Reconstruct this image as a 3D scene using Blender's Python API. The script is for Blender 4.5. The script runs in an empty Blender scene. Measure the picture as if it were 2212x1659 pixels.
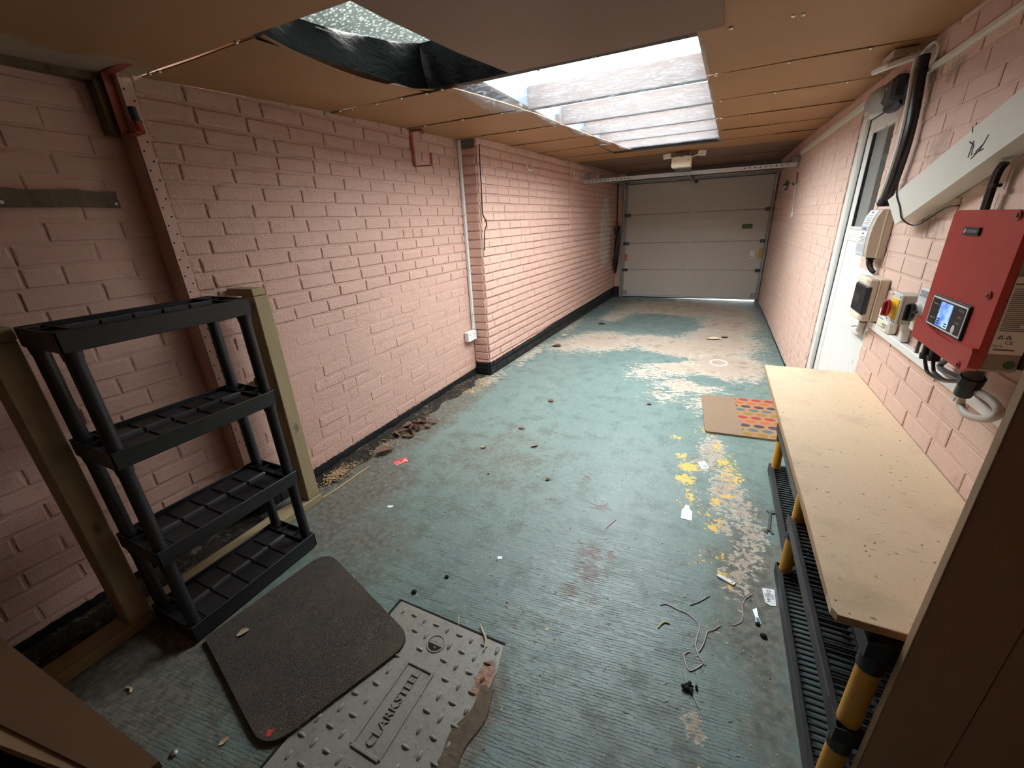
import bpy, math, random
import numpy as np
from mathutils import Vector, Matrix

random.seed(7)
rng = np.random.default_rng(7)
SC = bpy.context.scene
COL = SC.collection

# ------------------------------------------------------------------ camera
CAM_H = 1.422
F_PX, YAW, PITCH, ROLL = 886.4, math.radians(26.316), math.radians(21.418), math.radians(-2.7167)


def cam_axes():
    cy, sy, cp, sp = math.cos(YAW), math.sin(YAW), math.cos(PITCH), math.sin(PITCH)
    cr, sr = math.cos(ROLL), math.sin(ROLL)
    fwd = Vector((-sy * cp, cy * cp, -sp))
    right = Vector((cy, sy, 0))
    up = right.cross(fwd)
    return cr * right + sr * up, -sr * right + cr * up, fwd


C_R, C_U, C_F = cam_axes()
cam_data = bpy.data.cameras.new('camera')
cam_data.sensor_fit = 'HORIZONTAL'
cam_data.sensor_width = 36
cam_data.lens = F_PX / 2212 * 36
cam_data.clip_start = 0.02
cam = bpy.data.objects.new('camera', cam_data)
COL.objects.link(cam)
cam.matrix_world = Matrix(((C_R.x, C_U.x, -C_F.x, 0), (C_R.y, C_U.y, -C_F.y, 0), (C_R.z, C_U.z, -C_F.z, CAM_H), (0, 0, 0, 1)))
SC.camera = cam

# ------------------------------------------------------------------ sky and exposure
SC.view_settings.view_transform = 'Standard'
SC.view_settings.look = 'None'
SC.view_settings.gamma = 1
SC.view_settings.use_curve_mapping = False
SC.view_settings.exposure = 0.54
world = bpy.data.worlds.new('overcast_sky')
SC.world = world
world.use_nodes = True
bg = world.node_tree.nodes['Background']
bg.inputs['Color'].default_value = (1.0, 0.988, 0.965, 1)
bg.inputs['Strength'].default_value = 20.0
SC.cycles.max_bounces = 10
SC.cycles.diffuse_bounces = 6
SC.cycles.glossy_bounces = 3
SC.cycles.transmission_bounces = 6
SC.cycles.transparent_max_bounces = 12
SC.cycles.sample_clamp_indirect = 8
SC.cycles.caustics_reflective = False
SC.cycles.caustics_refractive = False
SC.cycles.use_denoising = True


def portal(name, loc, sx, sy, rot):
    l = bpy.data.lights.new(name, 'AREA')
    l.shape = 'RECTANGLE'
    l.size, l.size_y = sx, sy
    l.cycles.is_portal = True
    o = bpy.data.objects.new(name, l)
    o.location = loc
    o.rotation_euler = rot
    COL.objects.link(o)


portal('skylight_daylight', (-0.66, 3.63, 2.42), 1.35, 3.5, (0, 0, 0))
portal('roof_slot_daylight', (-1.1, 1.5, 2.42), 1.2, 1.2, (0, 0, 0))


# ------------------------------------------------------------------ helpers
def ray(px, py):
    a, b = (px - 1106) / F_PX, (py - 829.5) / F_PX
    return C_R * a - C_U * b + C_F


def at(ax, val, px, py):
    """the point of the plane x / y / z = val that was measured at (px, py)"""
    d = ray(px, py)
    o = (0, 0, CAM_H)
    t = (val - o[ax]) / d[ax]
    return Vector((o[0] + d[0] * t, o[1] + d[1] * t, o[2] + d[2] * t))


def in_view(p, m=60):
    v = Vector(p) - Vector((0, 0, CAM_H))
    z = v.dot(C_F)
    if z < 0.05:
        return None
    x, y = v.dot(C_R) / z * F_PX + 1106, -v.dot(C_U) / z * F_PX + 829.5
    if -m < x < 2212 + m and -m < y < 1659 + m:
        return v.length
    return None


class MB:
    def __init__(self):
        self.v, self.f = [], []

    def add(self, vs, fs):
        n = len(self.v)
        self.v += [tuple(p) for p in vs]
        self.f += [tuple(i + n for i in q) for q in fs]
        return self

    def box(self, x0, x1, y0, y1, z0, z1, bev=0.0):
        c = Vector(((x0 + x1) / 2, (y0 + y1) / 2, (z0 + z1) / 2))
        return self.obox(c, (abs(x1 - x0), abs(y1 - y0), abs(z1 - z0)), None, bev)

    def obox(self, c, s, R=None, bev=0.0):
        c = Vector(c)
        h = [k / 2 for k in s]
        b = min(bev, *[k * 0.49 for k in h]) if bev else 0
        vs, fs = [], []
        if not b:
            for sx in (-1, 1):
                for sy in (-1, 1):
                    for sz in (-1, 1):
                        vs.append(Vector((sx * h[0], sy * h[1], sz * h[2])))
            fs = [(0, 1, 3, 2), (4, 6, 7, 5), (0, 4, 5, 1), (2, 3, 7, 6), (0, 2, 6, 4), (1, 5, 7, 3)]
        else:
            ix = {}
            for sx in (-1, 1):
                for sy in (-1, 1):
                    for sz in (-1, 1):
                        for a in range(3):
                            q = [sx * (h[0] - b), sy * (h[1] - b), sz * (h[2] - b)]
                            q[a] = (sx, sy, sz)[a] * h[a]
                            ix[(sx, sy, sz, a)] = len(vs)
                            vs.append(Vector(q))
            S = (-1, 1)

            def quad(ids):
                p = [vs[i] for i in ids]
                n = (p[1] - p[0]).cross(p[2] - p[0])
                m = sum(p, Vector()) / len(p)
                fs.append(tuple(ids) if n.dot(m) > 0 else tuple(reversed(ids)))
            for a in range(3):
                o1, o2 = [k for k in range(3) if k != a]
                for s0 in S:
                    ids = []
                    for t1, t2 in ((-1, -1), (1, -1), (1, 1), (-1, 1)):
                        k = [0, 0, 0]
                        k[a], k[o1], k[o2] = s0, t1, t2
                        ids.append(ix[(*k, a)])
                    quad(ids)
                for t1 in S:
                    for t2 in S:
                        k1, k2 = [0, 0, 0], [0, 0, 0]
                        k1[a], k2[a] = -1, 1
                        k1[o1] = k2[o1] = t1
                        k1[o2] = k2[o2] = t2
                        quad([ix[(*k1, o1)], ix[(*k2, o1)], ix[(*k2, o2)], ix[(*k1, o2)]])
            for sx in S:
                for sy in S:
                    for sz in S:
                        quad([ix[(sx, sy, sz, a)] for a in range(3)])
        if R is not None:
            vs = [R @ p for p in vs]
        return self.add([p + c for p in vs], fs)

    def beam(self, p0, p1, w, d, up=(0, 0, 1), bev=0.0):
        """a bar from p0 to p1, w wide across and d deep along up"""
        p0, p1 = Vector(p0), Vector(p1)
        z = (p1 - p0).normalized()
        x = Vector(up).cross(z).normalized()
        y = z.cross(x)
        R = Matrix((x, y, z)).transposed()
        return self.obox((p0 + p1) / 2, (w, d, (p1 - p0).length), R, bev)

    def cyl(self, p0, p1, r0, r1=None, n=14, caps=True):
        r1 = r0 if r1 is None else r1
        p0, p1 = Vector(p0), Vector(p1)
        z = (p1 - p0).normalized()
        x = (Vector((1, 0, 0)) if abs(z.x) < 0.9 else Vector((0, 1, 0))).cross(z).normalized()
        y = z.cross(x)
        vs, fs = [], []
        for p, r in ((p0, r0), (p1, r1)):
            for i in range(n):
                a = 2 * math.pi * i / n
                vs.append(p + x * math.cos(a) * r + y * math.sin(a) * r)
        for i in range(n):
            j = (i + 1) % n
            fs.append((i, j, n + j, n + i))
        if caps:
            fs.append(tuple(range(n - 1, -1, -1)))
            fs.append(tuple(range(n, 2 * n)))
        return self.add(vs, fs)

    def tube(self, pts, r, n=8, smooth=True):
        pts = [Vector(p) for p in pts]
        if smooth and len(pts) > 2:
            q = []
            for i in range(len(pts) - 1):
                a, b, c, d = pts[max(i - 1, 0)], pts[i], pts[i + 1], pts[min(i + 2, len(pts) - 1)]
                for k in range(5):
                    t = k / 5
                    q.append(0.5 * ((2 * b) + (c - a) * t + (2 * a - 5 * b + 4 * c - d) * t * t + (-a + 3 * b - 3 * c + d) * t ** 3))
            q.append(pts[-1])
            pts = q
        vs, fs = [], []
        x = None
        for i, p in enumerate(pts):
            z = (pts[min(i + 1, len(pts) - 1)] - pts[max(i - 1, 0)])
            z = z.normalized() if z.length > 1e-9 else Vector((0, 0, 1))
            if x is None:
                x = (Vector((0, 0, 1)) if abs(z.z) < 0.9 else Vector((1, 0, 0))).cross(z).normalized()
            x = (x - z * x.dot(z)).normalized()
            y = z.cross(x)
            rr = r(i / (len(pts) - 1)) if callable(r) else r
            for k in range(n):
                a = 2 * math.pi * k / n
                vs.append(p + x * math.cos(a) * rr + y * math.sin(a) * rr)
        m = len(pts)
        for i in range(m - 1):
            for k in range(n):
                j = (k + 1) % n
                fs.append((i * n + k, i * n + j, (i + 1) * n + j, (i + 1) * n + k))
        fs.append(tuple(range(n - 1, -1, -1)))
        fs.append(tuple(range((m - 1) * n, m * n)))
        return self.add(vs, fs)

    def prism(self, poly, w0, w1, fn):
        """poly (u, v) extruded from w0 to w1; fn(u, v, w) gives the point"""
        n = len(poly)
        vs = [fn(u, v, w0) for u, v in poly] + [fn(u, v, w1) for u, v in poly]
        fs = [tuple(range(n - 1, -1, -1)), tuple(range(n, 2 * n))]
        fs += [(i, (i + 1) % n, n + (i + 1) % n, n + i) for i in range(n)]
        return self.add(vs, fs)

    def ell(self, c, r, nu=14, nv=8, v0=-1.0, R=None):
        vs, fs = [], []
        c = Vector(c)
        for j in range(nv + 1):
            t = math.asin(v0) + (math.pi / 2 - math.asin(v0)) * j / nv
            for i in range(nu):
                a = 2 * math.pi * i / nu
                p = Vector((math.cos(t) * math.cos(a) * r[0], math.cos(t) * math.sin(a) * r[1], math.sin(t) * r[2]))
                vs.append((R @ p if R else p) + c)
        for j in range(nv):
            for i in range(nu):
                k = (i + 1) % nu
                fs.append((j * nu + i, j * nu + k, (j + 1) * nu + k, (j + 1) * nu + i))
        fs.append(tuple(range(nu - 1, -1, -1)))
        return self.add(vs, fs)

    def grid(self, fn, nu, nv):
        vs = [fn(i / nu, j / nv) for j in range(nv + 1) for i in range(nu + 1)]
        fs = [(j * (nu + 1) + i, j * (nu + 1) + i + 1, (j + 1) * (nu + 1) + i + 1, (j + 1) * (nu + 1) + i) for j in range(nv) for i in range(nu)]
        return self.add(vs, fs)

    def slab(self, fn, nu, nv, th):
        """a sheet fn(s, t) with thickness th upwards"""
        n = len(self.v)
        self.grid(fn, nu, nv)
        m = (nu + 1) * (nv + 1)
        top = [(p[0], p[1], p[2] + th) for p in self.v[n:n + m]]
        fl = [q for q in self.f if q[0] >= n]
        self.f = [q for q in self.f if q[0] < n] + [tuple(reversed(q)) for q in fl]
        self.v += top
        self.f += [tuple(i + m for i in q) for q in fl]
        rim = [i for i in range(nu + 1)] + [j * (nu + 1) + nu for j in range(1, nv + 1)] + [nv * (nu + 1) + i for i in range(nu - 1, -1, -1)] + [j * (nu + 1) for j in range(nv - 1, 0, -1)]
        for a, b in zip(rim, rim[1:] + rim[:1]):
            self.f.append((n + a, n + b, n + m + b, n + m + a))
        return self

    def mesh(self, name, mat, smooth=False):
        me = bpy.data.meshes.new(name)
        me.from_pydata(self.v, [], self.f)
        if mat:
            me.materials.append(mat)
        if smooth:
            me.polygons.foreach_set('use_smooth', [True] * len(me.polygons))
            try:
                me.set_sharp_from_angle(angle=math.radians(40))
            except Exception:
                pass
        me.update()
        return me


ORG = {}


def wo(o):
    return ORG.get(o.name, Vector((0, 0, 0))) if o else Vector((0, 0, 0))


def place(o, parent, label=None, cat=None, group=None, kind=None):
    COL.objects.link(o)
    if parent:
        o.parent = parent
    for k, v in (('label', label), ('category', cat), ('group', group), ('kind', kind)):
        if v:
            o[k] = v
    return o


def build(name, mb, mat, parent=None, smooth=False, **kw):
    """one mesh object; mb holds world coordinates"""
    me = mb if isinstance(mb, bpy.types.Mesh) else mb.mesh(name, mat, smooth)
    o = bpy.data.objects.new(name, me)
    place(o, parent, **kw)
    if parent and parent.name in ORG:
        o.location = -ORG[parent.name]
    return o


def thing(name, loc, label, cat, group=None):
    o = bpy.data.objects.new(name, None)
    o.empty_display_size = 0.05
    o.location = loc
    place(o, None, label, cat, group)
    ORG[o.name] = Vector(loc)
    return o


def text_mb(body, size, O, X, Y, extrude=0.0, align='CENTER', space=1.0):
    cu = bpy.data.curves.new('text', 'FONT')
    cu.body = body
    cu.size = size
    cu.extrude = extrude
    cu.align_x = align
    cu.align_y = 'CENTER'
    cu.space_character = space
    cu.resolution_u = 3
    ob = bpy.data.objects.new('text', cu)
    COL.objects.link(ob)
    dg = bpy.context.evaluated_depsgraph_get()
    me = bpy.data.meshes.new_from_object(ob.evaluated_get(dg))
    O, X, Y = Vector(O), Vector(X).normalized(), Vector(Y).normalized()
    Z = X.cross(Y)
    mb = MB()
    mb.add([O + X * v.co.x + Y * v.co.y + Z * v.co.z for v in me.vertices], [tuple(p.vertices) for p in me.polygons])
    bpy.data.objects.remove(ob)
    bpy.data.curves.remove(cu)
    bpy.data.meshes.remove(me)
    return mb


# ------------------------------------------------------------------ materials
class NT:
    def __init__(self, name):
        self.m = bpy.data.materials.new(name)
        self.m.use_nodes = True
        self.t = self.m.node_tree
        self.p = self.t.nodes['Principled BSDF']
        self.out = self.t.nodes['Material Output']

    def n(self, kind, **kw):
        o = self.t.nodes.new(kind)
        for k, v in kw.items():
            setattr(o, k, v)
        return o

    def set(self, sock, v):
        if hasattr(v, 'is_output'):
            self.t.links.new(v, sock)
        elif isinstance(v, (tuple, list)) and len(v) == 3 and sock.type == 'RGBA':
            sock.default_value = (*v, 1)
        else:
            sock.default_value = v

    def pos(self):
        return self.n('ShaderNodeNewGeometry').outputs['Position']

    def obj(self):
        return self.n('ShaderNodeTexCoord').outputs['Object']

    def rnd(self):
        return self.n('ShaderNodeObjectInfo').outputs['Random']

    def attr(self, name):
        return self.n('ShaderNodeAttribute', attribute_name=name).outputs['Color']

    def map(self, vec, s=(1, 1, 1), r=(0, 0, 0), l=(0, 0, 0)):
        o = self.n('ShaderNodeMapping')
        self.set(o.inputs['Vector'], vec)
        o.inputs['Scale'].default_value = s
        o.inputs['Rotation'].default_value = r
        o.inputs['Location'].default_value = l
        return o.outputs[0]

    def noise(self, vec, scale, detail=3, rough=0.55, dist=0.0):
        o = self.n('ShaderNodeTexNoise')
        self.set(o.inputs['Vector'], vec)
        o.inputs['Scale'].default_value = scale
        o.inputs['Detail'].default_value = detail
        o.inputs['Roughness'].default_value = rough
        o.inputs['Distortion'].default_value = dist
        return o.outputs['Fac']

    def voro(self, vec, scale, feat='F1', out='Distance'):
        o = self.n('ShaderNodeTexVoronoi', feature=feat)
        self.set(o.inputs['Vector'], vec)
        o.inputs['Scale'].default_value = scale
        return o.outputs[out]

    def math(self, op, a, b=0.5, c=None, clamp=False):
        o = self.n('ShaderNodeMath', operation=op, use_clamp=clamp)
        self.set(o.inputs[0], a)
        self.set(o.inputs[1], b)
        if c is not None:
            self.set(o.inputs[2], c)
        return o.outputs[0]

    def step(self, x, lo, hi):
        o = self.n('ShaderNodeMapRange', interpolation_type='SMOOTHSTEP')
        self.set(o.inputs[0], x)
        self.set(o.inputs[1], lo)
        self.set(o.inputs[2], hi)
        return o.outputs[0]

    def sep(self, vec):
        o = self.n('ShaderNodeSeparateXYZ')
        self.set(o.inputs[0], vec)
        return o.outputs

    def comb(self, x, y, z):
        o = self.n('ShaderNodeCombineXYZ')
        for i, v in enumerate((x, y, z)):
            self.set(o.inputs[i], v)
        return o.outputs[0]

    def mix(self, fac, a, b, mode='MIX'):
        o = self.n('ShaderNodeMix', data_type='RGBA', blend_type=mode)
        self.set(o.inputs[0], fac)
        self.set(o.inputs[6], a)
        self.set(o.inputs[7], b)
        return o.outputs[2]

    def ramp(self, fac, stops, interp='LINEAR'):
        o = self.n('ShaderNodeValToRGB')
        self.set(o.inputs[0], fac)
        r = o.color_ramp
        r.interpolation = interp
        while len(r.elements) < len(stops):
            r.elements.new(0.5)
        for e, (p, c) in zip(r.elements, stops):
            e.position = p
            e.color = (*c, 1)
        return o.outputs[0]

    def bump(self, h, strength=0.3, dist=0.01, prev=None):
        o = self.n('ShaderNodeBump')
        o.inputs['Strength'].default_value = strength
        o.inputs['Distance'].default_value = dist
        self.set(o.inputs['Height'], h)
        if prev:
            self.set(o.inputs['Normal'], prev)
        return o.outputs[0]

    def done(self, color=None, rough=0.6, normal=None, metal=0.0, spec=0.5, **kw):
        if color is not None:
            self.set(self.p.inputs['Base Color'], color)
        self.set(self.p.inputs['Roughness'], rough)
        self.set(self.p.inputs['Metallic'], metal)
        self.set(self.p.inputs['Specular IOR Level'], spec)
        if normal is not None:
            self.set(self.p.inputs['Normal'], normal)
        for k, v in kw.items():
            self.set(self.p.inputs[k], v)
        return self.m


def srgb(r, g, b):
    return tuple((c / 255 / 12.92) if c / 255 <= 0.04045 else ((c / 255 + 0.055) / 1.055) ** 2.4 for c in (r, g, b))


def simple(name, col, rough=0.5, metal=0.0, var=0.12, scale=14, bump=0.0, bscale=120, spec=0.5):
    t = NT(name)
    P = t.pos()
    n1 = t.noise(P, scale, 4)
    c = t.mix(t.math('MULTIPLY', n1, 1.0), tuple(k * (1 - var) for k in col), tuple(min(1, k * (1 + var)) for k in col))
    nm = None
    if bump:
        nm = t.bump(t.noise(P, bscale, 3), bump, 0.004)
    r = t.math('MULTIPLY_ADD', n1, 0.2, rough - 0.1)
    return t.done(c, r, nm, metal, spec)

PINK = (0.645, 0.412, 0.335)
BLACKPAINT = (0.012, 0.012, 0.013)


def wall_paint(name, band, slope=0.0, y0=0.0, stipple=0.5, patch=None, base=None, chips=False, smudges=()):
    """pink masonry paint over brick with a black painted band along the foot"""
    t = NT(name)
    P = t.pos()
    x, y, z = t.sep(P)
    n1 = t.noise(P, 2.2, 4)
    n2 = t.noise(P, 16, 5)
    n3 = t.noise(P, 75, 4, 0.65)
    base = base or PINK
    c = t.mix(n1, tuple(k * 0.93 for k in base), tuple(k * 1.06 for k in base))
    c = t.mix(t.math('MULTIPLY', t.step(n2, 0.56, 0.75), 0.7), c, tuple(k * q for k, q in zip(base, (0.84, 0.76, 0.72))))
    c = t.mix(t.math('MULTIPLY', t.step(n3, 0.66, 0.74), 0.5), c, (0.26, 0.14, 0.11))
    if patch:
        py, pz, ry, rz = patch
        d = t.math('ADD', t.math('POWER', t.math('DIVIDE', t.math('SUBTRACT', y, py), ry), 2.0), t.math('POWER', t.math('DIVIDE', t.math('SUBTRACT', z, pz), rz), 2.0))
        d = t.math('ADD', d, t.math('MULTIPLY_ADD', t.noise(P, 7, 5, 0.65), 2.6, -1.3))
        m = t.step(d, 1.0, 0.75)
        c = t.mix(m, c, t.mix(t.step(n2, 0.4, 0.6), (0.58, 0.53, 0.45), (0.74, 0.71, 0.64)))
    for (py, pz, ry, rz, k_) in smudges:
        d = t.math('ADD', t.math('POWER', t.math('DIVIDE', t.math('SUBTRACT', y, py), ry), 2.0), t.math('POWER', t.math('DIVIDE', t.math('SUBTRACT', z, pz), rz), 2.0))
        d = t.math('ADD', d, t.math('MULTIPLY_ADD', t.noise(t.map(P, (1, 1, .6)), 34, 5, 0.7), 4.0, -1.6))
        c = t.mix(t.math('MULTIPLY', t.step(d, 1.2, 0.2), k_), c, (0.10, 0.075, 0.06))
    if chips:
        cn = t.noise(t.map(P, (1, 2.2, 0.7)), 11, 4, 0.6)
        c = t.mix(t.math('MULTIPLY', t.step(cn, 0.70, 0.73), 0.8), c, (0.80, 0.74, 0.68))
    nb = t.noise(P, 28, 4)
    h = t.math('MULTIPLY_ADD', t.math('SUBTRACT', y, y0), slope, band)
    e = t.math('SUBTRACT', z, t.math('MULTIPLY_ADD', nb, 0.022, t.math('SUBTRACT', h, 0.011)))
    bl = t.step(e, 0.002, -0.002)
    blk = t.mix(t.step(n2, 0.6, 0.72), BLACKPAINT, (0.06, 0.055, 0.05))
    c = t.mix(bl, c, blk)
    ht = t.math('ADD', t.math('MULTIPLY', n3, 0.6), t.math('MULTIPLY', t.noise(P, 190, 3, 0.6), 0.5))
    nm = t.bump(ht, stipple, 0.012)
    return t.done(c, t.math('MULTIPLY_ADD', bl, -0.25, 0.72), nm, spec=0.3)


M = {}
M['wall_main'] = wall_paint('pink_wall_paint', 0.07, stipple=0.75)
M['wall_near'] = wall_paint('pink_wall_paint_recess', 0.05, stipple=0.25)
M['wall_far'] = wall_paint('pink_wall_paint_far', 0.14, 0.012, 3.38, stipple=0.35, patch=(7.35, 1.22, 0.34, 0.62))
M['wall_right'] = wall_paint('pink_wall_paint_right', 0.03, stipple=0.3, base=(0.69, 0.490, 0.402), chips=True, smudges=((2.62, 1.93, 0.13, 0.10, .75), (2.35, 1.62, 0.12, 0.10, .35), (2.20, 1.34, 0.16, 0.06, .4), (1.95, 1.50, 0.25, 0.06, .3), (2.40, 1.88, .12, .05, .4)))
M['edge_main'] = wall_paint('dirty_paint_edge', 0.07, stipple=0.3, base=(0.33, 0.19, 0.15))  # darker tone for the thin side faces of the bricks
M['edge_far'] = wall_paint('dirty_paint_edge_far', 0.14, 0.012, 3.38, stipple=0.3, base=(0.27, 0.15, 0.12))  # darker tone for the brick side faces, far wall
M['edge_right'] = wall_paint('dirty_paint_edge_right', 0.03, stipple=0.3, base=(0.45, 0.29, 0.23))  # darker tone for the brick side faces, right wall
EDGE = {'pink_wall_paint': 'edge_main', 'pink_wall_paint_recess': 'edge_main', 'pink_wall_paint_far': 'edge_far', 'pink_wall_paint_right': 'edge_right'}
M['render_strip'] = wall_paint('pink_render', 0.07, stipple=0.3)


def hardboard(name, col, stain=False):  # stain: paint pale light scatter into the board colour
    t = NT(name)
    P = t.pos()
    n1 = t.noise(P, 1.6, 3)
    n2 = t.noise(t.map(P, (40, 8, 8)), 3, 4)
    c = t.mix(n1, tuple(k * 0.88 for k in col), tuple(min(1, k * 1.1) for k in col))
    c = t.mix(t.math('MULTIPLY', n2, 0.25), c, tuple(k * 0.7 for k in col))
    if stain:  # pale light scatter near the wall, painted into the board colour
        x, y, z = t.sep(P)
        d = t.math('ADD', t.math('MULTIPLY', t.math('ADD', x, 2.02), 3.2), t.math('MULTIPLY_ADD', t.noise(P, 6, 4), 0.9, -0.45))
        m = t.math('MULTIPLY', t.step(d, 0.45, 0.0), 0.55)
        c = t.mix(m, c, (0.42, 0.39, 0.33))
    nm = t.bump(t.noise(P, 260, 2), 0.12, 0.003)
    return t.done(c, 0.55, nm, spec=0.4)


M['hardboard'] = hardboard('hardboard', (0.375, 0.190, 0.082))
M['hardboard_stained'] = hardboard('hardboard_stained', (0.375, 0.190, 0.082), True)  # board with pale light scatter painted in
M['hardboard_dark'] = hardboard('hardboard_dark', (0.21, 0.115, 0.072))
M['batten'] = simple('dark_batten', (0.05, 0.035, 0.025), 0.8)
M['joist'] = simple('joist_wood', (0.056, 0.036, 0.028), 0.7, var=0.25, scale=8)
M['back_wall'] = simple('brown_back_wall', (0.19, 0.15, 0.125), 0.9)
M['roof_deck'] = simple('roof_deck', (0.10, 0.085, 0.07), 0.9)
M['well_left'] = simple('foil_faced_board', (0.075, 0.10, 0.125), 0.5, var=0.3, scale=9)
M['well_right'] = simple('well_board', (0.13, 0.115, 0.105), 0.6, var=0.2)
M['black_poly'] = None


def poly_black():
    t = NT('black_polythene')
    P = t.pos()
    w = t.noise(t.map(P, (1, 0.4, 1)), 22, 5, 0.6, 1.2)
    nm = t.bump(w, 0.6, 0.012)
    return t.done((0.006, 0.006, 0.007), 0.42, nm, spec=0.25)


M['black_poly'] = poly_black()


def bubble():
    t = NT('bubble_sheet')
    P = t.pos()
    b = t.voro(P, 62)
    nm = t.bump(b, 0.6, 0.008)
    t.done((0.10, 0.115, 0.11), 0.3, nm)
    tr = t.n('ShaderNodeBsdfTranslucent')
    t.set(tr.inputs['Color'], t.mix(t.step(b, 0.25, 0.5), (0.062, 0.072, 0.067), (0.022, 0.026, 0.025)))
    t.t.links.new(nm, tr.inputs['Normal'])
    mx = t.n('ShaderNodeMixShader')
    mx.inputs[0].default_value = 0.35
    t.t.links.new(tr.outputs[0], mx.inputs[1])
    t.t.links.new(t.p.outputs[0], mx.inputs[2])
    t.t.links.new(mx.outputs[0], t.out.inputs[0])
    return t.m


M['bubble'] = bubble()


def clear_sheet(name, transp, tint, haze, wrinkle, gloss=0.08):
    t = NT(name)
    P = t.pos()
    w1 = t.noise(t.map(P, (1.6, 3.4, 1.0), (0, 0, 0.6)), 5, 5, 0.6, 1.2)
    ridge = t.math('ABSOLUTE', t.math('SUBTRACT', w1, 0.5))
    nm = t.bump(ridge, wrinkle, 0.03)
    ts = t.n('ShaderNodeBsdfTransparent')
    ts.inputs[0].default_value = (*tint, 1)
    tl = t.n('ShaderNodeBsdfTranslucent')
    t.set(tl.inputs['Color'], (*haze, 1))
    t.t.links.new(nm, tl.inputs['Normal'])
    gl = t.n('ShaderNodeBsdfGlossy')
    gl.inputs['Roughness'].default_value = 0.12
    gl.inputs['Color'].default_value = (1, 1, 1, 1)
    t.t.links.new(nm, gl.inputs['Normal'])
    m1, m2 = t.n('ShaderNodeMixShader'), t.n('ShaderNodeMixShader')
    crease = t.step(ridge, 0.022, 0.0)
    t.set(m1.inputs[0], t.math('MULTIPLY_ADD', crease, 0.30 if wrinkle else 0.0, 1 - transp))
    t.t.links.new(ts.outputs[0], m1.inputs[1])
    t.t.links.new(tl.outputs[0], m1.inputs[2])
    m2.inputs[0].default_value = gloss
    t.t.links.new(m1.outputs[0], m2.inputs[1])
    t.t.links.new(gl.outputs[0], m2.inputs[2])
    t.t.links.new(m2.outputs[0], t.out.inputs[0])
    return t.m


M['film'] = clear_sheet('clear_polythene', 0.93, (0.95, 0.98, 1.0), (0.19, 0.22, 0.25), 0.8, 0.07)
M['roof_sheet'] = clear_sheet('corrugated_clear_sheet', 0.55, (0.93, 0.97, 1.0), (0.8, 0.85, 0.88), 0.0, 0.05)

M['white_plastic'] = simple('white_plastic', (0.80, 0.80, 0.77), 0.35, var=0.03)
M['white_upvc'] = simple('white_upvc', (0.78, 0.78, 0.74), 0.3, var=0.04, scale=5)
M['offwhite'] = simple('dusty_white_trunking', (0.68, 0.66, 0.58), 0.45, var=0.07, scale=20)  # off-white, used for the thin tube along the supply cable
M['beige'] = simple('beige_plastic', (0.55, 0.47, 0.38), 0.45, var=0.04)
M['cream'] = simple('cream_plastic', (0.80, 0.74, 0.55), 0.4, var=0.03)
M['grey_plastic'] = simple('grey_plastic', (0.42, 0.40, 0.35), 0.45, var=0.04)
M['pale_grey'] = simple('pale_grey_plastic', (0.62, 0.63, 0.60), 0.4, var=0.05)
M['black_plastic'] = simple('black_plastic', (0.012, 0.012, 0.014), 0.38, var=0.3, scale=30)
M['black_shelf'] = simple('black_moulded_plastic', (0.016, 0.016, 0.018), 0.42, var=0.35, scale=22)
M['shelf_worn'] = simple('scuffed_black_plastic', (0.075, 0.077, 0.085), 0.4, var=0.2, scale=22)  # gloss highlight of the ribs painted in as lighter grey
M['dark_grey'] = simple('dark_grey_plastic', (0.07, 0.072, 0.078), 0.45, var=0.2)
M['black_rubber'] = simple('black_cable', (0.012, 0.011, 0.013), 0.3, var=0.2)
M['dark'] = simple('dark_hole', (0.008, 0.007, 0.006), 0.9)
M['yellow'] = simple('yellow_tube', (0.72, 0.36, 0.028), 0.38, var=0.07, scale=10)
M['red_paint'] = simple('red_enamel', (0.42, 0.035, 0.028), 0.42, var=0.07, scale=20, bump=0.08, bscale=500)
M['red_steel'] = simple('worn_red_steel', (0.30, 0.055, 0.035), 0.5, var=0.35, scale=45)
M['blue_tape'] = simple('dark_blue_sleeve', (0.03, 0.035, 0.07), 0.6)
M['steel'] = simple('galvanised_steel', (0.60, 0.61, 0.62), 0.42, 0.35, var=0.12, scale=20)
M['steel_dull'] = simple('dull_galvanised_steel', (0.36, 0.35, 0.33), 0.5, 0.7, var=0.15)
M['screw'] = simple('nickel_screw', (0.62, 0.55, 0.42), 0.25, 1.0)
M['lead'] = simple('grey_timber', (0.16, 0.14, 0.12), 0.8)
M['label_white'] = simple('white_label', (0.82, 0.82, 0.80), 0.5, var=0.02)
M['label_grey'] = simple('silver_label', (0.50, 0.53, 0.55), 0.4, var=0.06)
M['ink'] = simple('black_ink', (0.03, 0.03, 0.035), 0.7)
M['ink_grey'] = simple('grey_ink', (0.18, 0.18, 0.19), 0.7)
M['ink_red'] = simple('red_ink', (0.35, 0.04, 0.04), 0.7)
M['heatsink'] = simple('black_heatsink', (0.012, 0.012, 0.013), 0.6)
M['inv_body'] = simple('grey_painted_case', (0.30, 0.265, 0.21), 0.55, var=0.04)
M['green_label'] = simple('green_sticker', (0.05, 0.16, 0.03), 0.5)
M['green_oval'] = simple('dark_green_oval', (0.02, 0.10, 0.035), 0.5)
M['orange_label'] = simple('orange_sticker', (0.62, 0.13, 0.04), 0.5)
M['yellow_label'] = simple('amber_sticker', (0.55, 0.35, 0.06), 0.5)
M['yellow_plate'] = simple('yellow_plate', (0.80, 0.50, 0.03), 0.4)
M['red_knob'] = simple('dark_red_knob', (0.33, 0.022, 0.025), 0.35)
M['frosted'] = simple('dusty_frosted_dome', (0.30, 0.295, 0.27), 0.35, var=0.3, scale=25)
M['door_steel'] = None


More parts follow.
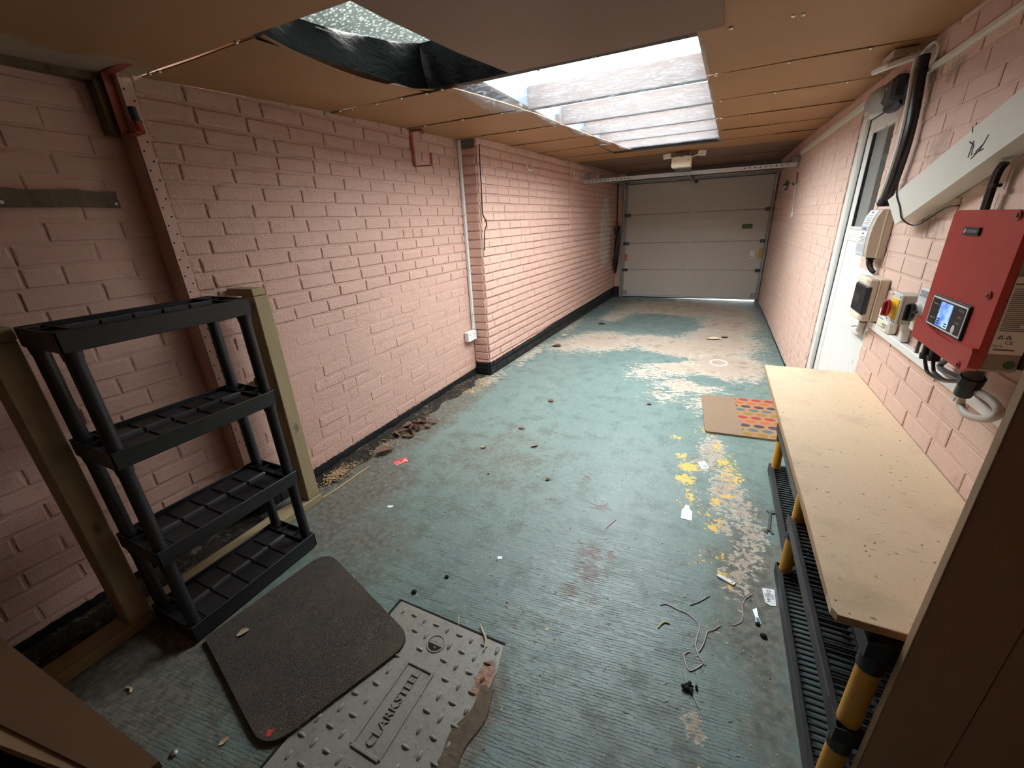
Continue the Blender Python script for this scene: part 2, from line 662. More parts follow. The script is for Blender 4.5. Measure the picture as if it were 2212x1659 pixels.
def garage_panel():
    t = NT('grey_beige_door_steel')
    P = t.pos()
    x, y, z = t.sep(P)
    rib = t.math('PINGPONG', t.math('MULTIPLY', z, 1.0), 0.055)
    nm = t.bump(t.step(rib, 0.0, 0.004), 0.25, 0.003)
    nm = t.bump(t.noise(P, 240, 2), 0.1, 0.002, nm)
    n = t.noise(P, 3, 3)
    return t.done(t.mix(n, (0.56, 0.52, 0.455), (0.60, 0.56, 0.495)), 0.45, nm)


M['door_steel'] = garage_panel()


def chip(name, c0, c1, dirt, streak=(1, 1, 1)):
    t = NT(name)
    P = t.pos()
    f = t.noise(P, 330, 3, 0.7)
    c = t.mix(t.step(f, 0.35, 0.65), c0, c1)
    big = t.noise(t.map(P, streak), 5, 5, 0.6)
    c = t.mix(t.math('MULTIPLY', t.step(big, 0.50, 0.74), 0.62), c, tuple(k * 0.62 for k in c1))
    sp = t.voro(t.map(P, streak), 26)
    dm = t.math('MULTIPLY', t.step(sp, 0.10, 0.05), t.step(t.noise(P, 3.5, 2), 0.36, 0.5))
    c = t.mix(t.math('MULTIPLY', dm, dirt), c, (0.05, 0.035, 0.025))
    sp2 = t.noise(t.map(P, (2.5, 7, 2.5)), 12, 5, 0.7)
    c = t.mix(t.math('MULTIPLY', t.step(sp2, 0.62, 0.69), dirt), c, (0.14, 0.10, 0.07))
    return t.done(c, 0.6, t.bump(f, 0.1, 0.002), spec=0.4)


M['chipboard'] = chip('chipboard', (0.66, 0.50, 0.325), (0.74, 0.585, 0.405), 0.85)
M['chip_edge'] = chip('chipboard_edge', (0.38, 0.22, 0.11), (0.52, 0.33, 0.18), 0.3)
M['side_board'] = simple('brown_side_board', (0.46, 0.26, 0.14), 0.55, var=0.1, scale=5, bump=0.06, bscale=400)
M['mdf_brown'] = simple('brown_board', (0.165, 0.086, 0.043), 0.55, var=0.1, scale=5, bump=0.06, bscale=400)
M['mdf_edge'] = simple('pale_board_edge', (0.36, 0.235, 0.135), 0.6, var=0.15, scale=60)


def timber(name, c0, c1, knots=True):
    t = NT(name)
    P = t.obj()
    g = t.noise(t.map(P, (26, 26, 1.3)), 2.2, 4, 0.6, 0.6)
    c = t.mix(g, c0, c1)
    k = t.voro(t.map(P, (9, 9, 4)), 1.1)
    c = t.mix(t.math('MULTIPLY', t.step(k, 0.16, 0.05), 0.7 if knots else 0), c, tuple(q * 0.35 for q in c0))
    c = t.mix(t.math('MULTIPLY', t.step(t.noise(P, 9, 4), 0.55, 0.75), 0.5), c, tuple(q * 0.5 for q in c0))
    return t.done(c, 0.72, t.bump(g, 0.15, 0.004), spec=0.3)


M['timber'] = timber('treated_timber', (0.28, 0.215, 0.115), (0.42, 0.335, 0.20))
M['timber_dark'] = timber('dirty_timber', (0.10, 0.075, 0.04), (0.20, 0.15, 0.085))
M['old_wood'] = timber('old_grey_wood', (0.10, 0.075, 0.05), (0.22, 0.17, 0.11))
M['bamboo'] = simple('dry_stick', (0.50, 0.33, 0.16), 0.6)


# floor: pigment zones are vertex attributes, their torn edges come from noise
def blob_field(X, Y, blobs):
    f = np.zeros_like(X)
    for cx, cy, rx, ry, w in blobs:
        d = np.sqrt(((X - cx) / rx) ** 2 + ((Y - cy) / ry) ** 2)
        f = np.maximum(f, w * np.clip(1.35 - 0.85 * d, 0, 1.2))
    return np.clip(f, 0, 1)


BARE = [(-0.45, 7.2, 1.0, 0.7, 1), (0.25, 7.0, 0.42, 0.6, .95), (-1.25, 6.3, 0.3, 0.8, .8), (0.25, 6.2, .42, .7, .95), (0.15, 5.3, 0.45, 0.8, 1), (-0.25, 4.95, .55, .5, .95),
        (-0.6, 5.1, 0.5, .4, .8), (-1.15, 4.95, .5, .55, .9), (-1.5, 4.7, .35, .5, .7), (0.2, 4.4, .42, .5, 1), (-0.2, 4.2, .5, .35, .74), (-0.1, 3.72, .42, .32, .66), (-0.45, 3.95, .35, .3, .6), (-0.25, 3.42, .3, .22, .55),
        (0.05, 3.35, .2, .3, .6), (0.12, 2.62, 0.09, 0.2, .95), (0.09, 2.45, .09, .15, .8), (0.2, 2.2, 0.09, 0.24, 1), (0.26, 2.05, .08, .22, .85), (0.19, 1.86, .05, .09, .75), (0.31, 1.86, .07, .12, .9), (0.27, 1.68, .08, .14, .75),
        (0.235, 1.55, .07, .16, .7), (0.108, 0.9, 0.035, 0.055, .95), (-1.85, 3.3, .16, .5, .55), (-1.8, 4.2, .12, .8, .6), (-1.75, 5.6, .14, .9, .55), (0.18, 1.25, .05, .2, .4)]
UNBARE = [(-0.72, 6.1, .42, .42, 1), (-0.6, 4.45, .3, .14, .8), (-1.3, 5.8, .2, .2, .6), (0.05, 3.9, .12, .1, .5)]
YELLOW = [(-0.045, 2.475, .05, .05, .85), (-0.1, 2.71, .05, .05, .75), (0.0, 2.36, .07, .07, .95), (-0.01, 2.22, .07, .06, 1), (0.03, 2.05, .05, .05, .75), (-0.02, 1.99, .05, .02, .6), (0.155, 2.68, .05, .12, .68), (0.185, 2.48, .05, .07, .8), (0.22, 2.4, .12, .35, .58),
          (0.15, 2.06, .04, .05, .85), (0.205, 2.13, .05, .03, .85), (0.27, 2.32, .05, .05, .72), (0.142, 1.84, .045, .035, .95), (0.172, 1.9, .03, .03, .85), (0.11, 1.95, .1, .15, .5), (0.18, 1.66, .03, .03, .72), (0.185, 1.545, .03, .035, .85), (0.21, 1.49, .03, .04, .7), (0.1, 1.62, .1, .15, .45),
          (0.12, 0.785, .03, .02, .85), (-1.0, 0.87, .014, .014, .9), (-1.17, .29, .015, .015, .9), (-0.41, 1.02, .012, .012, .8), (0.1, 2.9, .12, .12, .65), (0.02, 2.1, .1, .3, .47)]
STAIN = [(-0.4, 1.79, .1, .06, .75), (-0.36, 1.46, .1, .1, .85), (-0.28, 1.46, .06, .1, .75), (-0.33, 1.34, .09, .08, .95), (-0.38, 1.22, .06, .07, .85), (-0.28, 1.2, .05, .06, .75), (-0.53, 2.03, .1, .1, .62), (-0.6, 1.88, .08, .08, .55), (-0.66, 1.74, .06, .06, .6), (-0.55, .98, .12, .2, .5), (-0.42, .8, .1, .3, .45), (-0.9, 1.9, .5, .4, .36), (-0.45, 1.05, .3, .2, .4), (-0.25, .62, .12, .1, .45)]
GRIME = [(-2.0, 2.3, .3, 1.4, 1), (-1.75, 1.4, .35, .5, .85), (-1.7, .3, .5, .45, .95), (-1.5, 1.1, .5, .35, .65), (-0.5, .62, .06, .25, 1), (-.56, .4, .12, .25, 1), (0.3, 1.5, .2, .8, .7), (0.3, 1.1, .14, .5, .6), (-0.85, .15, .6, .25, .7), (-1.2, 7.6, 1.2, .6, .6), (-1.9, 5.5, .3, 2.5, .6), (-1.2, 2.0, .8, .8, .45), (0.0, .7, .5, .4, .4)]


def floor_mat():
    t = NT('green_painted_concrete')
    P = t.pos()
    x, y, z = t.sep(P)
    A = t.sep(t.attr('zones'))
    B = t.sep(t.attr('zones_b'))
    n1 = t.noise(P, 1.5, 4)
    n2 = t.noise(P, 7, 5, 0.6)
    n3 = t.noise(P, 34, 5, 0.62)
    n4 = t.noise(P, 130, 4, 0.6)
    teal = t.mix(n1, (0.122, 0.183, 0.168), (0.178, 0.250, 0.233))
    teal = t.mix(t.math('MULTIPLY', t.step(t.noise(P, 7, 6, 0.72), 0.46, 0.68), 0.75), teal, (0.082, 0.130, 0.114))
    teal = t.mix(t.math('MULTIPLY', t.step(n3, 0.5, 0.72), 0.6), teal, (0.24, 0.29, 0.265))
    teal = t.mix(t.math('MULTIPLY', t.step(n4, 0.58, 0.68), 0.55), teal, (0.27, 0.31, 0.285))
    teal = t.mix(t.math('MULTIPLY', t.step(n4, 0.44, 0.36), 0.5), teal, (0.075, 0.105, 0.095))
    # tamping ridges, running roughly across the floor
    rv = t.map(P, (1, 1, 1), (0, 0, math.radians(-8)))
    w = t.n('ShaderNodeTexWave', wave_type='BANDS', bands_direction='Y', wave_profile='SIN')
    t.set(w.inputs['Vector'], rv)
    w.inputs['Scale'].default_value = 30
    w.inputs['Distortion'].default_value = 2.6
    w.inputs['Detail'].default_value = 3
    w.inputs['Detail Scale'].default_value = 2.2
    fade = t.math('MULTIPLY', t.step(y, 2.3, 1.1), t.math('MULTIPLY', t.step(x, -1.75, -1.2), t.step(x, 0.36, 0.05)))
    an = t.noise(t.map(P, (3.2, 105, 1), (0, 0, math.radians(-8))), 1.0, 4, 0.6, 0.25)
    gv = t.math('ADD', t.math('MULTIPLY', w.outputs['Fac'], 0.22), t.math('MULTIPLY', an, 0.9))
    groove = t.math('MULTIPLY', t.step(gv, 0.54, 0.42), fade)
    gd = t.math('MULTIPLY', groove, t.step(t.noise(t.map(P, (0.25, 1.4, 1), (0, 0, math.radians(-8))), 16, 6, 0.7), 0.47, 0.60))
    c = t.mix(t.math('MULTIPLY', gd, 0.82), teal, (0.055, 0.068, 0.060))
    # grime
    gm = t.math('MULTIPLY', t.step(t.math('MULTIPLY_ADD', n2, 0.9, t.math('SUBTRACT', B[0], 0.45)), 0.25, 0.85), 0.85)
    c = t.mix(gm, c, t.mix(t.step(n3, 0.35, 0.65), (0.080, 0.078, 0.062), (0.190, 0.165, 0.125)))
    # bare concrete where the paint has gone
    streaky = t.noise(t.map(P, (1.0, 3.2, 1.0)), 10, 6, 0.68)
    e = t.math('ADD', A[0], t.math('MULTIPLY_ADD', streaky, 2.0, -1.0))
    e = t.math('ADD', e, t.math('MULTIPLY_ADD', n3, 0.9, -0.45))
    keep = t.math('MULTIPLY', t.step(t.noise(P, 36, 6, 0.7), 0.50, 0.57), t.step(y, 3.6, 2.6))
    e = t.math('SUBTRACT', e, t.math('MULTIPLY', keep, 0.75))
    bare = t.step(e, 0.56, 0.63)
    bc = t.mix(n3, (0.32, 0.25, 0.195), (0.46, 0.385, 0.305))
    bc = t.mix(t.step(n2, 0.5, 0.72), bc, (0.27, 0.195, 0.145))
    edge = t.math('MULTIPLY', t.step(e, 0.52, 0.60), t.step(e, 0.80, 0.66))
    bc = t.mix(t.math('MULTIPLY', edge, 0.6), bc, (0.58, 0.54, 0.45))
    c = t.mix(bare, c, bc)
    # yellow paint flakes
    ev = t.math('ADD', A[1], t.math('MULTIPLY_ADD', t.noise(P, 46, 6, 0.66), 2.6, -1.3))
    yel = t.step(ev, 0.72, 0.75)
    c = t.mix(yel, c, t.mix(n3, (0.62, 0.38, 0.06), (0.75, 0.50, 0.12)))
    # brown mud stains that sit on the ridges
    sv = t.math('ADD', A[2], t.math('MULTIPLY_ADD', n3, 1.5, -0.75))
    sv = t.math('ADD', sv, t.math('MULTIPLY_ADD', w.outputs['Fac'], 0.3, -0.08))
    sn = t.noise(t.map(P, (0.55, 1.7, 1), (0, 0, math.radians(-8))), 46, 6, 0.7)
    sv = t.math('ADD', A[2], t.math('MULTIPLY_ADD', sn, 3.0, -1.5))
    st = t.math('MULTIPLY', t.step(sv, 0.70, 0.84), 0.88)
    c = t.mix(st, c, (0.085, 0.052, 0.036))
    # crumbs: white and dark specks
    sp = t.voro(P, 38)
    c = t.mix(t.math('MULTIPLY', t.step(sp, 0.085, 0.06), t.step(n2, 0.5, 0.6)), c, (0.62, 0.62, 0.56))
    sp2 = t.voro(t.map(P, l=(3.3, 1.7, 0)), 30)
    c = t.mix(t.math('MULTIPLY', t.step(sp2, 0.10, 0.07), t.step(n1, 0.48, 0.6)), c, (0.03, 0.028, 0.024))
    # the white ring left by a tin, beyond the mat
    rr = t.math('SQRT', t.math('ADD', t.math('POWER', t.math('DIVIDE', t.math('SUBTRACT', x, 0.15), 0.075), 2.0), t.math('POWER', t.math('DIVIDE', t.math('SUBTRACT', y, 4.478), 0.10), 2.0)))
    ring = t.math('MULTIPLY', t.step(t.math('ABSOLUTE', t.math('SUBTRACT', rr, 1.0)), 0.16, 0.08), t.step(n3, 0.42, 0.5))
    c = t.mix(ring, c, (0.75, 0.72, 0.66))
    h = t.math('ADD', t.math('MULTIPLY', groove, -0.5), t.math('MULTIPLY', n4, 0.3))
    h = t.math('ADD', h, t.math('MULTIPLY', bare, -0.25))
    nm = t.bump(h, 0.5, 0.006)
    r = t.math('ADD', t.math('MULTIPLY_ADD', n2, 0.25, 0.30), t.math('MULTIPLY', t.math('MAXIMUM', bare, gm), 0.3))
    return t.done(c, r, nm, spec=0.5)


M['floor'] = floor_mat()


def coir(name):
    t = NT(name)
    P = t.obj()
    x, y, z = t.sep(P)
    f = t.noise(P, 260, 3, 0.7)
    base = t.mix(t.step(f, 0.3, 0.7), (0.21, 0.142, 0.092), (0.34, 0.245, 0.168))
    pc = t.mix(t.step(f, 0.3, 0.7), (0.29, 0.150, 0.078), (0.41, 0.235, 0.132))
    row = t.math('DIVIDE', t.math('SUBTRACT', 0.68, y), 0.068)
    ri = t.math('FLOOR', row)
    rf = t.math('SUBTRACT', t.math('FRACT', row), 0.5)
    off = t.math('MULTIPLY', t.math('MODULO', ri, 2.0), 0.5)
    cf = t.math('SUBTRACT', t.math('FRACT', t.math('ADD', t.math('DIVIDE', x, 0.088), off)), 0.5)
    d = t.math('SQRT', t.math('ADD', t.math('POWER', t.math('DIVIDE', cf, 0.42), 2.0), t.math('POWER', t.math('DIVIDE', rf, 0.40), 2.0)))
    m = t.step(t.math('ADD', d, t.math('MULTIPLY_ADD', f, 0.3, -0.15)), 1.0, 0.85)
    cy = t.math('FRACT', t.math('DIVIDE', t.math('ADD', ri, 0.5), 5.0))
    dc = t.ramp(cy, [(0.0, (0.33, 0.055, 0.05)), (0.2, (0.43, 0.13, 0.05)), (0.4, (0.075, 0.06, 0.075)), (0.6, (0.10, 0.15, 0.145)), (0.8, (0.25, 0.17, 0.05))], 'CONSTANT')
    pc = t.mix(m, pc, dc)
    pm = t.step(t.math('ADD', x, t.math('MULTIPLY_ADD', t.noise(P, 14, 4), 0.03, -0.015)), 0.238, 0.242)
    c = t.mix(pm, base, pc)
    return t.done(c, 0.9, t.bump(f, 0.7, 0.006), spec=0.1)


M['coir'] = coir('printed_coir')


def mat_black():
    t = NT('worn_black_mat')
    P = t.pos()
    f = t.noise(P, 320, 3, 0.7)
    c = t.mix(t.step(f, 0.3, 0.75), (0.028, 0.024, 0.022), (0.165, 0.142, 0.124))
    b = t.noise(P, 5, 4, 0.6)
    c = t.mix(t.math('MULTIPLY', t.step(b, 0.42, 0.66), 0.5), c, (0.135, 0.105, 0.078))
    s = t.noise(t.map(P, (1, 1, 1)), 120, 2, 0.5)
    c = t.mix(t.math('MULTIPLY', t.step(s, 0.68, 0.74), t.step(b, 0.4, 0.6)), c, (0.36, 0.27, 0.17))
    return t.done(c, 0.95, t.bump(f, 0.8, 0.006), spec=0.1)


M['mat_black'] = mat_black()


def iron():
    t = NT('cast_cover')
    P = t.pos()
    x, y, z = t.sep(P)
    n1 = t.noise(P, 10, 5, 0.6)
    n2 = t.noise(P, 60, 4, 0.65)
    c = t.mix(n1, (0.205, 0.198, 0.170), (0.31, 0.30, 0.262))
    c = t.mix(t.math('MULTIPLY', t.step(n2, 0.55, 0.72), 0.6), c, (0.12, 0.105, 0.08))
    d = t.math('ADD', t.math('POWER', t.math('DIVIDE', t.math('ADD', x, 0.535), 0.035), 2.0), t.math('POWER', t.math('DIVIDE', t.math('SUBTRACT', y, 0.765), 0.075), 2.0))
    d = t.math('ADD', d, t.math('MULTIPLY_ADD', t.noise(P, 30, 4), 1.6, -0.8))
    c = t.mix(t.step(d, 1.0, 0.4), c, t.mix(t.step(n2, .35, .65), (0.075, 0.032, 0.016), (0.32, 0.135, 0.05)))
    return t.done(c, t.math('MULTIPLY_ADD', n1, 0.2, 0.30), t.bump(n2, 0.35, 0.004), spec=0.5)


M['iron'] = iron()
M['debris'] = None


def debris():
    t = NT('dirt_and_crumbled_mortar')
    P = t.pos()
    n = t.noise(P, 30, 5, 0.7)
    b = t.noise(P, 4, 3)
    c = t.ramp(n, [(0.3, (0.015, 0.013, 0.012)), (0.52, (0.045, 0.037, 0.030)), (0.66, (0.22, 0.17, 0.12)), (0.8, (0.38, 0.31, 0.22))])
    c = t.mix(t.step(b, 0.45, 0.6), c, (0.035, 0.03, 0.026))
    return t.done(c, 0.95, t.bump(n, 0.9, 0.02), spec=0.15)


M['debris'] = debris()
M['straw'] = simple('dull_straw', (0.26, 0.19, 0.115), 0.8, var=0.3)
M['rack_grey'] = simple('scuffed_rack_plastic', (0.024, 0.0245, 0.028), 0.42, var=0.3, scale=22)
M['brown_dirt'] = simple('brown_silt', (0.125, 0.095, 0.065), 0.95, var=0.5, scale=40, bump=0.7, bscale=90)
M['pellet'] = simple('pale_grain', (0.52, 0.38, 0.22), 0.7, var=0.3, scale=90)
M['leaf'] = simple('dead_leaf', (0.14, 0.075, 0.05), 0.75, var=0.4, scale=50)
M['leaf_pale'] = simple('pale_leaf', (0.52, 0.42, 0.28), 0.7, var=0.2, scale=50)
M['leaf_pink'] = simple('pinkish_leaf', (0.30, 0.20, 0.17), 0.7, var=0.3, scale=50)
M['paper'] = simple('white_paper', (0.84, 0.86, 0.87), 0.6, var=0.02)
M['card_red'] = simple('red_card', (0.62, 0.06, 0.065), 0.35)
M['card_white'] = simple('card_print', (0.85, 0.72, 0.66), 0.4)
M['packet'] = simple('plastic_sachet', (0.62, 0.68, 0.68), 0.2, var=0.2, scale=60)
M['packet_blue'] = simple('sachet_print', (0.14, 0.30, 0.36), 0.3)
M['spanner'] = simple('dull_steel_tool', (0.17, 0.18, 0.17), 0.42, 0.8, var=0.25, scale=40)
M['wire_pink'] = simple('pinkish_wire', (0.58, 0.42, 0.42), 0.45, var=0.3, scale=14)
M['wire_grey'] = simple('grey_wire', (0.36, 0.36, 0.33), 0.5, var=0.3)
M['wire_red'] = simple('red_wire', (0.40, 0.02, 0.03), 0.4)
M['wire_gy'] = simple('yellow_green_wire', (0.42, 0.42, 0.10), 0.4)
M['conduit_grey'] = simple('grey_flex', (0.48, 0.44, 0.38), 0.45, var=0.05)
M['driveway'] = simple('pale_driveway', (0.55, 0.53, 0.50), 0.8)


def lcd():
    t = NT('lit_display')
    P = t.pos()
    n = t.noise(P, 28, 3)
    c = t.mix(t.step(n, 0.35, 0.65), (0.10, 0.24, 0.80), (0.45, 0.66, 1.0))
    t.done((0.02, 0.03, 0.06), 0.2)
    t.set(t.p.inputs['Emission Color'], c)
    t.p.inputs['Emission Strength'].default_value = 0.85
    return t.m


M['lcd'] = lcd()


def pane():
    t = NT('obscured_glass')
    P = t.pos()
    v = t.voro(P, 150)
    t.done((0.30, 0.31, 0.29), 0.22, t.bump(v, 0.15, 0.003), spec=0.7)
    return t.m


M['pane'] = pane()
M['pane_dark'] = simple('dark_glass', (0.115, 0.112, 0.098), 0.12, spec=0.7)

# =================================================================== SETTING
LX, RX, DOOR_Y = -2.07, 0.727, 8.15
ZC = [(-1.2, 1.955), (1.0, 1.997), (2.0, 2.045), (2.7, 2.068), (3.5, 2.088), (5.5, 2.122), (8.3, 2.14)]


def zc(y):
    return float(np.interp(y, [a for a, _ in ZC], [b for _, b in ZC]))


# floor
NX, NY = 160, 470
x0, x1, y0, y1 = -2.35, 0.85, -1.1, 8.3
gx = np.linspace(x0, x1, NX + 1)
gy = np.linspace(y0, y1, NY + 1)
GX, GY = np.meshgrid(gx, gy)
fm = MB().grid(lambda s, t: (x0 + (x1 - x0) * s, y0 + (y1 - y0) * t, 0.0), NX, NY)
floor = build('floor', fm, M['floor'], kind='structure', label='green painted concrete garage floor worn to bare patches')
fX, fY = GX.ravel(), GY.ravel()
bare = np.clip(blob_field(fX, fY, BARE) - blob_field(fX, fY, UNBARE), 0, 1)
za = np.stack([bare, blob_field(fX, fY, YELLOW), blob_field(fX, fY, STAIN), np.ones_like(fX)], 1)
zb = np.stack([blob_field(fX, fY, GRIME), fX * 0, fX * 0, np.ones_like(fX)], 1)
for nm_, arr in (('zones', za), ('zones_b', zb)):
    a = floor.data.color_attributes.new(nm_, 'FLOAT_COLOR', 'POINT')
    a.data.foreach_set('color', arr.astype(np.float32).ravel())
build('floor', MB().box(-2.5, 0.95, -1.2, 8.3, -0.12, -0.002), M['roof_deck'], kind='structure')
build('driveway', MB().box(-8, 8, 8.3, 20, -0.14, -0.012), M['driveway'], kind='structure')

# ---- brick walls
BR = {}


def brick_mesh(L, H, pr, var, mat):
    key = (round(L, 3), round(H, 3), pr, var, mat.name)
    if key in BR:
        return BR[key]
    r = random.Random(str(key))
    j = lambda a=0.0016: r.uniform(-a, a)
    vs, fs = [], []
    b = 0.008
    cor = [(-L / 2 + j(), -H / 2 + j()), (L / 2 + j(), -H / 2 + j()), (L / 2 + j(), H / 2 + j()), (-L / 2 + j(), H / 2 + j())]
    for n, inset in ((-0.006, 0.0), (pr * 0.45, 0.0), (pr * 0.92, b * 0.45), (pr, b)):
        for (u, v) in cor:
            vs.append((u - math.copysign(inset, u), n + (j(0.0008) if inset else 0), v - math.copysign(inset, v)))
    for k in range(3):
        for i in range(4):
            m = (i + 1) % 4
            fs.append((k * 4 + i, k * 4 + m, k * 4 + 4 + m, k * 4 + 4 + i))
    fs.append((12, 13, 14, 15))
    me = bpy.data.meshes.new('brick')
    me.from_pydata(vs, [], fs)
    me.flip_normals()
    me.materials.append(mat)
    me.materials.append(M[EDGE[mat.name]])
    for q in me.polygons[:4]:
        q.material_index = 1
    me.update()
    # outward check: the front face must look along +y of the brick
    if me.polygons[-1].normal.y < 0:
        me.flip_normals()
    BR[key] = me
    return me


def brick_wall(wall, P0, U, N, L, z0, ztop, mat, proud, holes=(), joint=0.010, limit=300, blen=0.215, seed=1, hj=None, rough=0.0):
    r = random.Random(seed)
    U, N, P0 = Vector(U).normalized(), Vector(N).normalized(), Vector(P0)
    R = Matrix((U, N, Vector((0, 0, 1)))).transposed()
    hj = joint if hj is None else hj
    items = []
    k = 0
    z = z0
    while z < ztop - 0.02:
        h = min(0.075 - hj, ztop - z)
        u = -(blen + joint) * (0.5 if k % 2 else 0.0) + r.uniform(-0.02, 0.02)
        while u < L:
            w = blen + r.uniform(-0.008, 0.006)
            if r.random() < 0.04:
                w = w / 2 - joint / 2
            segs = [(max(u, 0.0), min(u + w, L))]
            for (a, b, c, d) in holes:
                if z + h > c + 0.02 and z < d - 0.02:
                    new = []
                    for s, e in segs:
                        if e <= a or s >= b:
                            new.append((s, e))
                        else:
                            if a - s > 0.02:
                                new.append((s, a))
                            if e - b > 0.02:
                                new.append((b, e))
                    segs = new
            for s, e in segs:
                if e - s > 0.02:
                    c = P0 + U * ((s + e) / 2) + Vector((0, 0, z + h / 2))
                    items.append((c, e - s, h, proud(c, r) if callable(proud) else proud))
            u += w + joint
        z += 0.075
        k += 1
    ranked = sorted(((in_view(c) or 1e9) / (w ** 0.5), i) for i, (c, w, h, p) in enumerate(items))
    single = {i for d, i in ranked[:limit] if d < 1e6}
    rest = MB()
    rmi = []
    for i, (c, w, h, p) in enumerate(items):
        p = round(p, 4)
        w, h = round(w * 200) / 200, round(h * 200) / 200
        me = brick_mesh(w, h, p, r.randrange(3), mat)
        tilt = Matrix.Rotation(r.uniform(-0.006, 0.006), 3, N) @ R
        if c.z < rough:
            tilt = Matrix.Rotation(r.uniform(-0.013, 0.013), 3, 'Z') @ Matrix.Rotation(r.uniform(-0.022, 0.022), 3, U) @ tilt
        if i in single:
            o = bpy.data.objects.new('brick', me)
            o.matrix_world = Matrix.Translation(c) @ tilt.to_4x4()
            place(o, wall)
        else:
            rest.add([tilt @ v.co + c for v in me.vertices], [tuple(q.vertices) for q in me.polygons])
            rmi += [q.material_index for q in me.polygons]
    if rest.v:
        me = rest.mesh('brickwork', mat)
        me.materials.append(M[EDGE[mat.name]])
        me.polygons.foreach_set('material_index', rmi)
        build('brickwork', me, None, wall, kind='stuff')
    return len(single)


def wall_slab(name, P0, U, N, L, z0, z1, mat, th=0.1, holes=()):
    """mortar face on the plane through P0; holes as (u0, u1, zb, zt)"""
    U, N, P0 = Vector(U).normalized(), Vector(N).normalized(), Vector(P0)
    R = Matrix((U, N, Vector((0, 0, 1)))).transposed()
    us = sorted({0.0, L, *[h[0] for h in holes], *[h[1] for h in holes]})
    zs = sorted({z0, z1, *[h[2] for h in holes], *[h[3] for h in holes]})
    mb = MB()
    for a, b in zip(us, us[1:]):
        for c, d in zip(zs, zs[1:]):
            mu, mz = (a + b) / 2, (c + d) / 2
            if any(h[0] < mu < h[1] and h[2] < mz < h[3] for h in holes):
                continue
            mb.obox(P0 + U * mu - N * (th / 2) + Vector((0, 0, mz)), (b - a, th, d - c), R)
    return build(name, mb, mat, kind='structure')


ROOF = 2.30
w = wall_slab('wall_left', (LX - .004, 3.40, 0), (0, -1, 0), (1, 0, 0), 3.40 - 1.03, 0, ROOF, M['wall_main'])
brick_wall(w, (LX - .004, 3.40, 0), (0, -1, 0), (1, 0, 0), 3.40 - 1.075, 0.0, 2.11, M['wall_main'],
           lambda c, r: (0.0075 if r.random() < 0.75 else 0.006) if c.z > 1.0 + 0.05 * math.sin(c.y * 3) else (0.0016 if r.random() < 0.6 else 0.0036), seed=3, joint=0.013, blen=0.212, rough=1.04)
# corner bead on the end of that wall, with its punched holes
bead = build('corner_bead', MB().box(LX - .004, LX + .0035, 1.03, 1.074, 0.02, 1.99), M['render_strip'], w)
hb = MB()
for i in range(46):
    zz = 0.42 + i * 0.034
    yy = 1.040 if i % 2 else 1.062
    hb.cyl((LX + .003, yy, zz), (LX + .0045, yy, zz), 0.0035, n=8)
build('hole', hb, M['dark'], bead, kind='stuff', label='dark punched holes of the corner bead')
# the end face of that wall and the recess behind the shelving
build('wall_left', MB().box(-2.26, LX - .004, 1.028, 1.034, 0, ROOF), M['render_strip'], kind='structure')
w = wall_slab('wall_left', (-2.174, 1.03, 0), (0, -1, 0), (1, 0, 0), 2.2, 0, ROOF, M['wall_near'])
brick_wall(w, (-2.174, 1.03, 0), (0, -1, 0), (1, 0, 0), 2.2, 0.006, 1.97, M['wall_near'], lambda c, r: r.choice([0.003, 0.004, 0.005]), seed=5)
# the far stretch stands proud of it
A, B = Vector((-1.909, 3.385, 0)), Vector((-1.72, 8.2, 0))
Uf = (A - B).normalized()
Nf = Uf.cross(Vector((0, 0, 1))) * -1
Nf = Vector((-Uf.y, Uf.x, 0))
if Nf.x < 0:
    Nf = -Nf
Lf = (A - B).length
w = wall_slab('wall_left', B - Nf * .003, Uf, Nf, Lf, 0, ROOF, M['wall_far'], th=0.3)
brick_wall(w, B - Nf * .003, Uf, Nf, Lf - 0.004, 0.022, 2.15, M['wall_far'], lambda c, r: r.choice([0.010, 0.012, 0.013]), seed=8, joint=0.005, hj=0.013)
# its short end face with the quoin bricks
w = wall_slab('wall_left', (LX, 3.388, 0), (1, 0, 0), (0, -1, 0), 0.155, 0, ROOF, M['wall_far'], th=0.1)
rr = random.Random(4)
for k in range(27):
    zz = 0.022 + k * 0.075
    L_ = 0.150 + rr.uniform(-.006, .004)
    me = brick_mesh(round(L_ * 200) / 200, 0.063, 0.009, k % 3, M['wall_far'])
    o = bpy.data.objects.new('brick', me)
    o.matrix_world = Matrix.Translation((LX + 0.004 + L_ / 2, 3.388, zz + .0315)) @ Matrix(((1, 0, 0), (0, -1, 0), (0, 0, 1))).to_4x4()
    if zz < 2.0:
        # mirrored bricks would turn inside out: rotate about z instead
        o.matrix_world = Matrix.Translation((LX + 0.004 + L_ / 2, 3.388, zz + .0315)) @ Matrix.Rotation(math.pi, 4, 'Z')
        place(o, w)
build('lintel', MB().box(LX + .002, -1.915, 3.376, 3.39, 2.012, 2.09), M['lead'], w, label='dark grey block above the quoin bricks')

DOORH = [(3.70 + 0.9 - 0.0, 0, 0, 0)]
# right wall: u runs along +y from y = -1.0
YR0 = -1.0
hol = [(2.975 - YR0, 3.70 - YR0, 0.0, 1.985), (2.59 - YR0, 2.975 - YR0, 0.0, 1.02)]
w = wall_slab('wall_right', (RX + .003, YR0, 0), (0, 1, 0), (-1, 0, 0), 9.2, 0, ROOF, M['wall_right'], th=0.14, holes=hol)
brick_wall(w, (RX + .003, YR0, 0), (0, 1, 0), (-1, 0, 0), 9.15, 0.022, 2.09, M['wall_right'], lambda c, r: r.choice([0.0025, 0.0035, 0.0045]), holes=hol, seed=11)
